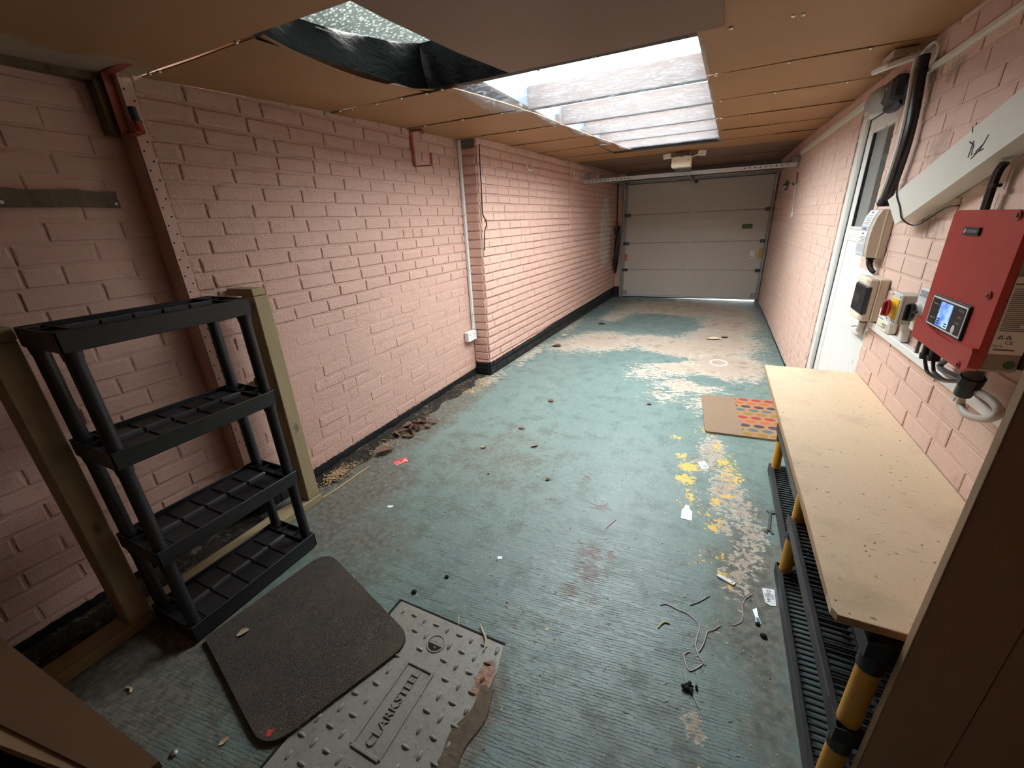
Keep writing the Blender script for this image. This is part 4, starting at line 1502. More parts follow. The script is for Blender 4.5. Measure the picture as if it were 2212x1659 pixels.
build('cable', MB().tube([(0.705, 1.93, 0.990), (0.705, 1.932, 0.955), (0.708, 1.942, 0.93), (0.712, 1.95, 0.909)], .006), M['black_rubber'], t)
build('conduit', MB().cyl((0.705, 1.89, 0.990), (0.710, 1.89, 0.909), .010), M['offwhite'], t)

# ---- horizontal mini trunking
tk = build('mini_trunking', MB().box(0.702, RX - .001, 1.30, 2.50, 0.878, 0.908, .003), M['white_plastic'], label='level white trunking on the wall below meters and inverter', cat='trunking')

# ---- inverter
IX = 0.585
t = thing('solar_inverter', (0.66, 1.48, 1.0), 'red wall-mounted inverter with lit blue display and grey side', 'inverter')
yl_, yr_, zt, zb2 = 1.652, 1.310, 1.400, 1.035
zs = 1.115
build('heat_sink', MB().box(0.668, RX - .001, yr_ + .012, yl_ - .012, zb2 + .012, zt - .012, .004), M['heatsink'], t)
build('case', MB().box(0.600, 0.667, yr_ + .006, yl_ - .006, zb2 + .004, zt - .004, .006), M['inv_body'], t)
cov = MB().prism([(yl_ - .008, zt), (yr_ + .008, zt), (yr_, zt - .008), (yr_, zb2 + .012), (yr_ + .02, zb2), (yl_ - .01, zb2 + .008), (yl_, zb2 + .02), (yl_, zt - .012)], IX + .002, 0.602, lambda u, v, w_: (w_, u, v))
build('cover', cov, M['red_paint'], t, label='red front cover')
# notches on the left edge, bowed lip and recessed screws
build('lower_lid', MB().prism([(yl_ + .001, zb2 + .020), (yl_ + .001, zs - .012), (yl_ - .02, zs - .016), (1.50, zs - .031), (1.42, zs - .034), (yr_ + .03, zs - .022), (yr_ + .004, zs - .02), (yr_ - .001, zs - .03), (yr_ - .001, zb2 + .014), (yr_ + .02, zb2 - .002), (yl_ - .01, zb2 + .006)], IX - .008, IX + .004, lambda u, v, w_: (w_, u, v)), M['red_paint'], t)
for (px, py) in ((2201, 465), (2136, 638), (2079, 788)):
    c_ = at(0, IX, px, py)
    c_ = Vector((IX, min(max(c_.y, yr_ + .012), yl_ - .012), c_.z))
    xx = IX - (.008 if c_.z < zs - .03 else 0)
    build('screw', MB().cyl((xx + .003, c_.y, c_.z), (xx - .002, c_.y, c_.z), .0105, .0095, 14).ell((xx - .003, c_.y, c_.z), (.003, .005, .005), 8, 4), M['red_steel'], t)
q = [at(0, IX, *p_) for p_ in ((2023, 637), (2099, 666), (2073.6, 733), (2003.7, 696))]
ya_, yb_ = (q[0].y + q[3].y) / 2, (q[1].y + q[2].y) / 2
za_, zb_ = (q[0].z + q[1].z) / 2, (q[2].z + q[3].z) / 2
build('display_frame', MB().box(IX - .004, IX + .004, yb_ - .004, ya_ + .004, zb_ - .004, za_ + .004, .002), M['black_plastic'], t)
build('display_rim', MB().box(IX - .0046, IX, yb_, ya_, zb_, za_, .001), M['label_white'], t)
dp = build('display_panel', MB().box(IX - .0052, IX, yb_ + .004, ya_ - .004, zb_ + .004, za_ - .004, .001), M['black_plastic'], t)
w_ = ya_ - yb_
hgt = za_ - zb_
lc = (ya_ - .30 * w_, ya_ - .64 * w_)
build('screen', MB().box(IX - .006, IX - .0045, lc[1], lc[0], zb_ + .10 * hgt, za_ - .10 * hgt), M['lcd'], dp, label='lit blue screen')
tx = MB()
for k in range(3):
    tx.box(IX - .0064, IX - .006, lc[0] - .10 * w_, lc[0] - .02 * w_, zb_ + (.15 + .08 * k) * hgt, zb_ + (.19 + .08 * k) * hgt)
for k in range(2):
    tx.box(IX - .0064, IX - .006, lc[1] + .02 * w_, lc[1] + .09 * w_, zb_ + (.15 + .08 * k) * hgt, zb_ + (.19 + .08 * k) * hgt)
build('screen_digits', tx, M['ink'], dp, kind='stuff')
ln = MB()
for zz in (.28, .76):
    ln.box(IX - .0058, IX - .005, ya_ - .24 * w_, ya_ - .08 * w_, zb_ + zz * hgt, zb_ + (zz + .012) * hgt)
build('printed_line', ln, M['label_grey'], dp, kind='stuff')
tw = text_mb('POWER', .008, (IX - .0056, yb_ + .13 * w_, za_ - .17 * hgt), (0, -1, 0), (0, 0, 1))
tw.v += []
for s_, zz in (('RUN', .38), ('FAULT', .57)):
    b_ = text_mb(s_, .008, (IX - .0056, yb_ + .13 * w_, za_ - zz * hgt), (0, -1, 0), (0, 0, 1))
    tw.add(b_.v, b_.f)
build('lettering', tw, M['label_grey'], dp)
bt_ = MB().ell((IX - .005, yb_ + .20 * w_, zb_ + .20 * hgt), (.002, .009, .012), 14, 5)
build('button', bt_, M['label_white'], dp, smooth=True)
q = [at(0, IX, *p_) for p_ in ((2085, 490), (2120, 491), (2114.7, 510), (2082, 506.7))]
ya_, yb_ = (q[0].y + q[3].y) / 2, (q[1].y + q[2].y) / 2
za_, zb_ = (q[0].z + q[1].z) / 2, (q[2].z + q[3].z) / 2
bd = build('badge', MB().box(IX - .003, IX + .003, yb_, ya_, zb_, za_, .001), M['black_plastic'], t)
wd, hg = ya_ - yb_, za_ - zb_
build('badge_lettering', text_mb('GOODWE', hg * .52, (IX - .0036, ya_ - .60 * wd, (za_ + zb_) / 2), (0, -1, 0), (0, 0, 1), space=.95), M['label_grey'], bd)
cy_, cz_ = ya_ - .14 * wd, (za_ + zb_) / 2
build('badge_emblem', MB().add([(IX - .0036, cy_, cz_ + .36 * hg), (IX - .0036, cy_ - .09 * wd, cz_ + .04 * hg), (IX - .0036, cy_, cz_ - .36 * hg), (IX - .0036, cy_ + .09 * wd, cz_ - .04 * hg)], [(0, 1, 2, 3)]), M['label_grey'], bd)
# rating plate on the grey side (it faces -y)
ys_ = yr_ + .0055
rp = build('rating_plate', MB().box(0.606, 0.664, ys_ - .001, ys_ + .002, 1.085, 1.262, .0003), M['label_white'], t, label='white rating plate full of small print')
pr = MB()
r_ = random.Random(2)
pr.box(0.608, 0.662, ys_ - .0016, ys_ - .001, 1.2445, 1.2475)
for k in range(22):
    pr.box(0.610, 0.610 + r_.uniform(.03, .05), ys_ - .0016, ys_ - .001, 1.140 + k * .0045, 1.142 + k * .0045)
pr.box(0.612, 0.648, ys_ - .0016, ys_ - .001, 1.094, 1.0975).box(.63, .655, ys_ - .0016, ys_ - .001, 1.253, 1.257)
build('print', pr, M['ink_grey'], rp, kind='stuff')
sy = MB()
for k in range(2):
    x_ = 0.613 + k * .013
    for (p_, s_) in (((x_, 1.122), (x_ + .009, 1.122)), ((x_ + .009, 1.122), (x_ + .0045, 1.130)), ((x_ + .0045, 1.130), (x_, 1.122))):
        sy.beam((p_[0], ys_ - .0016, p_[1]), (s_[0], ys_ - .0016, s_[1]), .001, .001, (0, 1, 0))
b_ = text_mb('CE', .012, (0.634, ys_ - .0016, 1.113), (1, 0, 0), (0, 0, 1))
sy.add(b_.v, b_.f)
b_ = text_mb('TUV', .009, (0.617, ys_ - .0016, 1.104), (1, 0, 0), (0, 0, 1))
sy.add(b_.v, b_.f)
build('symbols', sy, M['ink'], rp)
build('oval_sticker', MB().cyl((0.650, ys_ - .001, 1.06), (0.650, ys_ + .001, 1.06), .010, n=18), M['green_oval'], t, label='dark green oval sticker')

# connectors and cables below it
t = thing('inverter_leads', (0.65, 1.55, 0.95), 'two black plugged leads looping below the red inverter', 'cable')
for i, (p0_, p1_) in enumerate((((2005, 752), (1998, 775)), ((2020, 757), (2016, 780)))):
    a_, b_ = at(0, .645, *p0_), at(0, .645, *p1_)
    build('plug', MB().cyl((a_.x, a_.y, 1.033), b_, .014, .013, 12).cyl(a_ * .5 + b_ * .5, b_, .0165, .015, 12), M['black_plastic'], t, smooth=True)
    e_ = at(0, .655, 2073 + 6 * i, 822 + 2 * i)
    m1, m2 = at(0, .65, 2006 + 14 * i, 806), at(0, .65, 2036 + 8 * i, 822)
    build('lead', MB().tube([b_, b_ * .6 + m1 * .4 + Vector((0, 0, -.006)), m1, m2, e_], .0052), M['black_rubber'], t, smooth=True)
t = thing('mains_plug', (0.655, 1.40, 0.94), 'black round connector with grey flex loop hanging under the inverter', 'connector')
a_, b_, c_ = at(0, .65, 2106, 795), at(0, .65, 2098, 822), at(0, .65, 2079, 852)
build('socket', MB().cyl((a_.x, a_.y, 1.032), b_, .019, .020, 16), M['dark_grey'], t, smooth=True)
build('nut', MB().cyl(b_ + (b_ - c_) * .25, b_ - (b_ - c_) * .25, .026, .026, 10), M['black_plastic'], t)
build('plug_body', MB().cyl(b_, c_, .022, .019, 16), M['black_plastic'], t, smooth=True)
fl = [c_] + [at(0, .66, *p_) for p_ in ((2075, 872), (2084, 892), (2104, 902), (2130, 905), (2151, 899), (2156, 884), (2143, 866), (2122, 852))] + [at(0, .69, 2098, 838), at(0, .705, 2085, 828)]
build('flex', MB().tube(fl, .0095, 10), M['conduit_grey'], t, smooth=True, label='grey flex loop')
build('cable_tag', MB().obox(at(0, .66, 2062, 858), (.004, .012, .022), Matrix.Rotation(.4, 3, 'X'), .002), M['label_grey'], t)
a_, b_ = at(0, .70, 2030, 790), at(0, .70, 2075, 818)
build('spare_lead', MB().tube([(0.70, 1.60, 1.03), a_, b_, at(0, .70, 2090, 835)], .009), M['dark_grey'], t, smooth=True)

# ---- pull-cord switch and bits high on the far right wall
a_ = at(0, .715, 1711, 463)
t = thing('pull_switch', tuple(a_), 'small white pull switch on its cord beyond the white door', 'switch')
build('body', MB().obox(a_, (.02, .05, .055), None, .006), M['white_plastic'], t)
build('cord', MB().tube([a_ + Vector((0, 0, .02)), at(0, .715, 1716, 420), at(0, .715, 1722, 380)], .004), M['white_plastic'], t)
a_ = at(0, .70, 1696, 401)
t = thing('wall_bracket', tuple(a_), 'dark iron bracket on the far wall near the garage door', 'bracket')
build('plate', MB().obox(a_ + Vector((.01, 0, 0)), (.02, .12, .11), None, .004), M['dark_grey'], t)
build('bolt', MB().cyl(a_ + Vector((-.03, -.04, -.01)), a_ + Vector((.01, -.04, -.01)), .03), M['steel_dull'], t)
a_ = at(0, .72, 1718, 384)
build('wire_hook', MB().tube([at(0, .715, 1722, 372), at(0, .715, 1721, 392), at(0, .715, 1716, 400), at(0, .715, 1711, 396)], .007), M['old_wood'], label='bent rusty hook hanging below the right end of the cross rail', cat='hook')

# ---- opener above the middle of the floor
OY = 5.75
t = thing('door_opener', (-0.5, OY, 2.05), 'cream garage door opener head hung below the rooflight end', 'opener')
c_ = at(1, OY, 1472, 350)
R = Matrix.Rotation(math.radians(4), 3, 'Z')
body = MB()
pf_ = [(-.10, -.050), (-.10, .045), (-.085, .056), (.085, .056), (.10, .045), (.10, -.050), (.075, -.062), (-.075, -.062)]
build('cover', MB().prism([(-.106, -.045), (-.098, -.055), (.098, -.055), (.106, -.045), (.106, .045), (.095, .055), (.03, .057), (0, .050), (-.03, .057), (-.095, .055), (-.106, .045)], -.03, .16, lambda u, v, w_: tuple(Vector((c_.x + u, c_.y + w_, c_.z + v)))), M['cream'], t)
build('motor', MB().box(c_.x - .09, c_.x + .10, c_.y + .12, c_.y + .40, c_.z - .075, c_.z + .03, .012), M['dark_grey'], t)
for sx in (-.075, .075):
    build('screw', MB().cyl((c_.x + sx, c_.y - .032, c_.z + .018), (c_.x + sx, c_.y - .028, c_.z + .018), .005, n=8), M['dark'], t)
for sx in (-.08, .08):
    build('hanger', MB().beam((c_.x + sx, c_.y + .1, c_.z + .04), (c_.x + sx * 1.1, c_.y + .1, zc(OY) - .004), .006, .02, (0, 1, 0)), M['steel'], t)
build('top_bracket', MB().tube([(c_.x - .03, c_.y + .02, c_.z + .055), (c_.x - .02, c_.y + .02, c_.z + .072), (c_.x + .0, c_.y + .02, c_.z + .060), (c_.x + .02, c_.y + .02, c_.z + .075), (c_.x + .045, c_.y + .02, c_.z + .056)], .004), M['steel'], t)
build('drive_rail', MB().box(c_.x - .02, c_.x + .02, c_.y + .40, 8.10, c_.z - .055, c_.z - .025, .003), M['steel_dull'], t)
for i, (px, py, sx) in enumerate(((1441, 338, -1), (1517, 330, 1))):
    p_ = at(1, OY - .02, px, py)
    tt = thing('sensor_box', tuple(p_), ('small white sensor box hanging left of the cream opener', 'small white sensor box hanging right of the cream opener')[i], 'sensor')
    build('body', MB().obox(p_, (.085, .05, .055), Matrix.Rotation(sx * .1, 3, 'Y'), .006), M['offwhite'], tt)
    build('arm', MB().tube([p_ + Vector((-sx * .035, 0, -.01)), (c_.x + sx * .10, c_.y + .02, c_.z + .045)], .006), M['white_plastic'], tt)
    build('stem', MB().cyl(p_ + Vector((0, .02, .01)), (p_.x, p_.y + .02, zc(OY)), .006, n=8), M['white_plastic'], tt)

# =================================================================== LEFT WALL FITTINGS
cx_ = -2.052
t = thing('socket_conduit', (cx_, 3.365, 0.48), 'white conduit dropping from the ceiling to the double socket', 'conduit')
build('trunking', MB().box(-2.066, -2.040, 3.352, 3.378, 0.475, 2.088, .004), M['white_plastic'], t)
for zz in (0.62, 1.02, 1.5):
    build('clip', MB().box(-2.066, -2.037, 3.350, 3.380, zz, zz + .012, .002), M['offwhite'], t)
t = thing('double_socket', (-2.05, 3.30, 0.42), 'white double power socket low on the pink wall', 'socket')
build('back_box', MB().box(-2.066, -2.030, 3.212, 3.358, 0.388, 0.474, .004), M['white_plastic'], t)
build('plate', MB().box(-2.031, -2.021, 3.210, 3.360, 0.386, 0.476, .003), M['white_plastic'], t)
pn = MB()
sw = MB()
for yc in (3.248, 3.322):
    pn.box(-2.0215, -2.0205, yc - .003, yc + .003, .440, .448).box(-2.0215, -2.0205, yc - .014, yc - .008, .416, .420).box(-2.0215, -2.0205, yc + .008, yc + .014, .416, .420)
    sw.box(-2.022, -2.017, yc - .026, yc - .016, .445, .465, .002)
build('pin_hole', pn, M['ink'], t, kind='stuff')
build('rocker', sw, M['white_plastic'], t)
# painted angle and dark cable on the arris of the projecting wall
q0 = A + Uf * -.02
t = thing('edge_cable', (-1.90, 3.42, 1.5), 'thin black cable looped down the edge of the projecting pink wall', 'cable')
ec = [at(0, -1.893, *p_) for p_ in ((1035, 312), (1037, 360), (1040, 410), (1042, 455), (1044, 466), (1049, 475), (1051, 487), (1047, 500), (1047, 540))]
build('cable', MB().tube(ec, .005, 6), M['black_rubber'], t, smooth=True)
build('edge_angle', MB().beam(A + Nf * .006 - Uf * .03 + Vector((0, 0, 1.15)), A + Nf * .006 - Uf * .03 + Vector((0, 0, 2.03)), .012, .03, (0, 1, 0), .002), M['render_strip'], t, label='pink painted steel angle')


def far_pt(y, off, z):
    s = (y - 3.385) / (8.2 - 3.385)
    return Vector((A.x + (B.x - A.x) * s + off, y, z))


t = build('surface_cable', MB().tube([far_pt(5.62, .012, 2.12), far_pt(5.62, .012, 1.7), far_pt(5.62, .012, 1.3)], .008, 6), M['render_strip'], label='pink painted cable running down the middle of the far left wall', cat='cable')
for i, (px, py) in enumerate(((1143, 361), (1243, 381))):
    p_ = at(0, (-1.85, -1.80)[i], px, py)
    y_ = p_.y
    o_ = p_ - far_pt(y_, 0, p_.z)
    hk = MB().tube([far_pt(y_ - .055, .004, p_.z + .04), far_pt(y_ - .055, .035, p_.z - .028), far_pt(y_ + .055, .035, p_.z - .028), far_pt(y_ + .055, .004, p_.z + .04)], .007, 8, False)
    build('wall_hook', hk, M['white_plastic'], label=('white U-shaped wall hook nearer the socket conduit', 'white U-shaped wall hook beside the left end of the cross rail')[i], cat='hook', group='white hooks on the far left wall')
# coiled charging lead by the garage door
t = thing('cable_coil', (-1.70, 8.0, 0.9), 'coiled black charging cable hung beside the garage door', 'cable')
cc = at(0, -1.735, 1329, 528)
coil = MB()
for k in range(6):
    pts = []
    for a in np.linspace(0, 2 * math.pi, 17):
        pts.append((-1.664 + .008 * (k % 3) + .02 * math.sin(a), 7.93 + (.075 + .014 * k) * math.cos(a), 0.97 - .02 * k + (.31 + .018 * k) * math.sin(a)))
    coil.tube(pts, .013, 6, False)
build('coil', coil, M['black_rubber'], t, smooth=True)
build('riser', MB().tube([(-1.68, 7.98, 1.25), (-1.695, 8.0, 1.6), (-1.70, 8.0, 2.08)], .011), M['black_rubber'], t, smooth=True)
build('holder', MB().cyl((-1.715, 7.93, 1.22), (-1.64, 7.93, 1.22), .045), M['dark_grey'], t)


# red hooks
def flat_hook(name, pts, wid, mat, parent):
    mb = MB()
    for a, b in zip(pts, pts[1:]):
        a, b = Vector(a), Vector(b)
        d = (b - a).normalized()
        mb.beam(a - d * .003, b + d * .003, wid, .006, Vector((0, 1, 0)).cross(d) if abs(d.y) < .9 else (0, 0, 1), .001)
    return build(name, mb, mat, parent)


t = thing('ladder_hook', (-2.05, 2.745, 2.06), 'red steel bar hook hanging from the ceiling edge on the main pink wall', 'hook', 'red ladder hooks')
flat_hook('bar', [(-1.965, 2.745, 2.035), (-1.965, 2.745, 2.056), (-2.062, 2.745, 2.056), (-2.062, 2.745, 1.835), (-1.915, 2.745, 1.830), (-1.913, 2.745, 1.905)], .028, M['red_steel'], t)
build('sleeve', MB().cyl((-1.914, 2.745, 1.84), (-1.913, 2.745, 1.908), .010), M['red_steel'], t)
t = thing('ladder_hook', (-2.09, 1.02, 2.0), 'red steel bar hook with dark sleeve at the corner above the shelving', 'hook', 'red ladder hooks')
flat_hook('bar', [(-1.93, 1.012, 2.0), (-1.93, 1.012, 2.003), (-2.095, 1.012, 1.995), (-2.095, 1.012, 1.795), (-1.995, 1.012, 1.797), (-2.0, 1.012, 1.83)], .034, M['red_steel'], t)
build('sleeve', MB().cyl((-1.996, 1.012, 1.80), (-1.999, 1.012, 1.832), .012), M['red_steel'], t)
build('sleeve', MB().cyl((-1.999, 1.012, 1.832), (-2.003, 1.012, 1.878), .0125), M['blue_tape'], t, label='dark blue sleeve on the hook end')
t = build('timber_block', MB().box(-2.172, -2.115, .975, 1.027, 1.80, 1.975, .003), M['timber_dark'], label='dark timber block behind the near red hook', cat='timber')
# batten with two screws on the recessed wall
t = thing('wall_batten', (-2.15, 0.78, 1.6), 'short weathered batten screwed to the recessed pink wall', 'batten')
r_ = random.Random(9)
top = [(-.0 + .5 * k / 8, .032 + r_.uniform(-.004, .004)) for k in range(9)]
pl = [(0.44 + u, 1.572 + v) for u, v in top] + [(0.935, 1.588), (0.938, 1.547), (0.80, 1.548), (0.66, 1.545), (0.44, 1.543)]
build('board', MB().prism(pl[::-1], -2.168, -2.150, lambda u, v, w_: (w_, u, v)), M['old_wood'], t)
for y_ in (0.618, 0.925):
    build('screw', MB().cyl((-2.150, y_, 1.560), (-2.147, y_, 1.560), .006, n=10), M['steel'], t)

# =================================================================== BLACK SHELVING
SX0, SX1, SY0, SY1 = -1.858, -1.588, 0.440, 0.992
tops = [0.078, 0.432, 0.822, 1.200]
t = thing('shelving_unit', (-1.74, 0.716, 0), 'black plastic four-tier shelving unit against the timber frame', 'shelves')


def tray(z, h, top_tier):
    mb = MB()
    a = .007
    mb.box(SX0, SX1, SY0, SY0 + a, z - h, z, .0025).box(SX0, SX1, SY1 - a, SY1, z - h, z, .0025)
    mb.box(SX0, SX0 + a, SY0, SY1, z - h, z, .0025).box(SX1 - a, SX1, SY0, SY1, z - h, z, .0025)
    mb.box(SX0 + .004, SX1 - .004, SY0 + .004, SY1 - .004, z - .024, z - .019)
    # rounded corner posts
    for x_ in (SX0 + .026, SX1 - .026):
        for y_ in (SY0 + .026, SY1 - .026):
            mb.cyl((x_, y_, z - h), (x_, y_, z - .003), .0265, .0265, 14)
    # end pockets
    for y_ in (SY0 + .055, SY1 - .055):
        mb.box(SX0 + .004, SX1 - .004, y_ - .002, y_ + .002, z - .022, z - .003)
    for y_ in (SY0 + .028, SY1 - .028):
        for x_ in (-1.765, -1.68):
            mb.box(x_ - .002, x_ + .002, y_ - .026, y_ + .026, z - .022, z - .004)
    o = build('shelf', mb, M['black_shelf'], t)
    ys_ = np.linspace(SY0 + .060, SY1 - .060, 6)
    mid = (SX0 + SX1) / 2
    for k in range(5):
        y_, y2 = ys_[k], ys_[k + 1]
        # raised centre rib, in five lengths, gloss painted lighter, and the dished pads either side
        build('centre_rib', MB().box(mid - .008, mid + .008, y_ + .004, y2 - .004, z - .021, z - .002, .002), M['shelf_worn'], o)  # lighter grey is the painted gloss
        for (xa, xb) in ((SX0 + .016, mid - .016), (mid + .016, SX1 - .016)):
            w_ = .012
            pd = [(xa, y_ + .006), (xb, y_ + .006), (xb, y2 - .018), (xb - w_, y2 - .006), (xa, y2 - .006)]
            build('pad', MB().prism(pd, z - .0195, z - .0135, lambda u, v, w2: (u, v, w2)), M['black_shelf'], o)
    return o


for i, z_ in enumerate(tops):
    tray(z_, 0.070 if i == 0 else .060, i == 3)
for i in range(3):
    for x_ in (SX0 + .026, SX1 - .026):
        for y_ in (SY0 + .026, SY1 - .026):
            build('leg', MB().cyl((x_, y_, tops[i] - .006), (x_, y_, tops[i + 1] - .055), .0205, .0205, 16, False).cyl((x_, y_, tops[i + 1] - .085), (x_, y_, tops[i + 1] - .055), .0225, .0245, 16, False), M['dark_grey'] if False else M['black_shelf'], t, smooth=True)

# =================================================================== TIMBER FRAME BEHIND IT
t = thing('timber_trestle', (-1.92, 0.8, 0), 'rough pale timber stud frame standing behind the black shelving', 'frame')


def stick(name, x0_, x1_, y0_, y1_, z0_, z1_, mat=None, axis='z'):
    """a timber whose grain runs along its own z"""
    c_ = Vector(((x0_ + x1_) / 2, (y0_ + y1_) / 2, (z0_ + z1_) / 2))
    s = (x1_ - x0_, y1_ - y0_, z1_ - z0_)
    if axis == 'y':
        me = MB().obox((0, 0, 0), (s[0], s[2], s[1]), None, .004).mesh(name, mat or M['timber'])
        R_ = Matrix.Rotation(math.radians(-90), 4, 'X')
    elif axis == 'x':
        me = MB().obox((0, 0, 0), (s[2], s[1], s[0]), None, .004).mesh(name, mat or M['timber'])
        R_ = Matrix.Rotation(math.radians(90), 4, 'Y')
    else:
        me = MB().obox((0, 0, 0), s, None, .004).mesh(name, mat or M['timber'])
        R_ = Matrix.Identity(4)
    o = bpy.data.objects.new(name, me)
    place(o, t)
    o.matrix_local = Matrix.Translation(c_ - wo(t)) @ R_
    return o


stick('post', -1.965, -1.868, 1.185, 1.258, 0.045, 1.160)
stick('post', -1.965, -1.868, 0.368, 0.440, 0.045, 1.160)
stick('sole_plate', -1.962, -1.862, 0.085, 1.262, 0.0, 0.045, axis='y')
stick('rail', -2.060, -1.880, 1.190, 1.256, 1.1605, 1.195, axis='x')
stick('rail', -2.160, -1.866, 0.366, 0.442, 1.1605, 1.200, axis='x')
stick('noggin', -2.058, -1.967, 1.19, 1.25, 0.70, 0.745, M['timber_dark'], 'x')
# dark crumbly strip between frame and wall
lz = np.random.default_rng(3)


def debris_strip(xa, xb, ya_, yb_, h, seed, nx=16, ny=110):
    r2 = np.random.default_rng(seed)
    H_ = r2.random((ny + 1, nx + 1))
    for _ in range(2):
        H_ = (H_ + np.roll(H_, 1, 0) + np.roll(H_, 1, 1) + np.roll(H_, -1, 0)) / 4
    H_ = (H_ - H_.min()) / (H_.max() - H_.min())

    def fn(s, v):
        i, j = int(round(s * nx)), int(round(v * ny))
        y = ya_ + (yb_ - ya_) * v
        a = xa(y) if callable(xa) else xa
        b = xb(y) if callable(xb) else xb
        e = (1 - s) ** 0.7
        tap = min(1, 6 * v, 6 * (1 - v)) if (v not in (0.0, 1.0)) else 0
        return (a + (b - a) * s, y, -0.004 + (0.004 + h * e * (0.25 + 0.9 * H_[j, i]) * max(tap, 0)) * (0 if s == 1.0 else 1) + .0045 * (0 if s > .93 else 1))
    return MB().grid(fn, nx, ny)


build('wall_debris', debris_strip(LX + .001, lambda y: -1.945 + .025 * math.sin(y * 9) + .02 * math.sin(y * 23), 1.27, 3.37, 0.022, 1, 18, 170), M['debris'], smooth=True, label='strip of crumbled mortar and dirt along the foot of the pink wall', cat='dirt', kind='stuff')
build('frame_debris', debris_strip(-2.16, -1.964, 0.085, 1.02, 0.02, 2, 16, 100), M['debris'], smooth=True, label='dark crumbly strip between the timber frame and the recessed wall', cat='dirt', kind='stuff')  # dark strip behind the timber frame
build('cover_dirt', debris_strip(lambda y: -.525 - .06 * (.74 - y) / .5 + .008 * math.sin(y * 40), lambda y: -.478 + .010 * math.sin(y * 31), 0.12, 0.745, 0.005, 5, 14, 60), M['brown_dirt'], smooth=True, label='brown dirt silted along the right side of the metal cover', cat='dirt', kind='stuff')
pm = MB()
r_ = random.Random(12)
for k in range(330):
    y_ = r_.gauss(1.47, .055)
    x_ = -1.965 + r_.gauss(0, .030)
    pm.ell((x_, y_, .012 + r_.uniform(0, .012)), (.0055 * r_.uniform(.7, 1.3), .0045, .004), 6, 3)
build('grain_heap', pm, M['pellet'], label='small heap of pale grains at the wall foot beside the timber post', cat='grain', kind='stuff')
cm = MB()
for k in range(260):
    y_ = r_.uniform(2.9, 3.3)
    x_ = -1.90 + r_.gauss(0, .05)
    s_ = r_.uniform(.003, .009)
    cm.ell((x_, y_, s_ * .3), (s_, s_ * .8, s_ * .5), 5, 3)
for k in range(90):
    y_ = r_.uniform(1.72, 1.95)
    s_ = r_.uniform(.003, .008)
    cm.ell((-1.93 + r_.gauss(0, .03), y_, .015 + s_ * .3), (s_, s_ * .8, s_ * .5), 5, 3)
build('mortar_crumbs', cm, M['pellet'], label='pale mortar crumbs scattered along the wall foot', cat='rubble', kind='stuff')

# =================================================================== MATS AND COVER


def rounded(pts, r, n=6):
    out = []
    m = len(pts)
    for i in range(m):
        p, a, b = Vector(pts[i]), Vector(pts[i - 1]), Vector(pts[(i + 1) % m])
        u, v = (a - p).normalized(), (b - p).normalized()
        rad = r[i] if isinstance(r, (list, tuple)) else r
        s, e = p + u * rad, p + v * rad
        for k in range(n + 1):
            q = k / n
            out.append(tuple((s * (1 - q) ** 2) + (p * 2 * q * (1 - q)) + (e * q ** 2)))
    return out


# black mat: lies partly on the cover
bm = rounded([(-1.585, 0.945), (-1.600, 0.450), (-1.005, 0.318), (-0.845, 0.775)], [.09, .02, .09, .11])
bm = rounded([(-1.570, 0.462), (-1.02, 0.315), (-0.835, 0.775), (-1.500, 0.975)], [.012, .085, .085, .10])
b = MB().prism(bm, 0.006, 0.018, lambda u, v, w_: (u, v, w_))
build('rubber_mat', b, M['mat_black'], label='worn black doormat with rounded corners, half over the metal cover', cat='mat')

t = thing('access_cover', (-0.76, 0.45, 0), 'grey cast access cover with raised lettering set in the floor', 'cover')
build('plate', MB().prism([(-1.0, .075), (-.502, .075), (-.505, .80), (-.525, .895), (-.992, .898)], -0.01, 0.004, lambda u, v, w_: (u, v, w_)), M['iron'], t)
fr = MB()
fr.box(-1.006, -.525, .899, .906, -.01, .003).box(-1.008, -1.0005, .075, .906, -.01, .003)
build('frame_gap', fr, M['dark'], t, label='dark dirt-filled gap round the plate')
sd = MB()
r_ = random.Random(3)
for i in range(9):
    for j in range(16):
        x_ = -0.965 + .052 * i + (.0 if j % 2 else .010)
        y_ = 0.865 - .052 * j
        if x_ < -0.83 + .62 * (y_ - .775) * (1 if y_ > .775 else .42) and y_ > .315 + (x_ + 1.02) * 2.5 * (1 if x_ > -1.02 else .27) and y_ < .80 + (-.835 - x_) * .3:
            continue
        if -0.835 < x_ < -0.672 and 0.425 < y_ < 0.725:
            continue
        if (x_ + .757) ** 2 + (y_ - .802) ** 2 < .048 ** 2:
            continue
        R = Matrix.Rotation((0 if (i + j) % 2 else math.pi / 2) + r_.uniform(-.08, .08), 3, 'Z')
        sd.ell((x_, y_, 0.0035), (.0150, .0062, .0072), 10, 5, 0.0, R)
build('tread_stud', sd, M['iron'], t, smooth=True, kind='stuff', label='raised tread studs')
bd = MB()
xa, xb, ya_, yb_ = -0.806, -0.702, 0.440, 0.708
for (p0_, p1_) in (((xa, ya_), (xa, yb_)), ((xb, ya_), (xb, yb_)), ((xa, ya_), (xb, ya_)), ((xa, yb_), (xb, yb_))):
    bd.beam((*p0_, .0055), (*p1_, .0055), .011, .008, (0, 0, 1), .003)
build('name_border', bd, M['iron'], t, label='raised border round the cast name')
build('cast_name', text_mb('CLARKSTEEL', .040, ((xa + xb) / 2, (ya_ + yb_) / 2, 0.0062), (0, 1, 0), (-1, 0, 0), 0.0026, space=1.05), M['iron'], t, label='raised cast lettering')
build('keyhole_ring', MB().tube([(-.757 + .032 * math.cos(a), .802 + .032 * math.sin(a), .004) for a in np.linspace(0, 2 * math.pi, 25)], .004, 6, False), M['iron'], t)
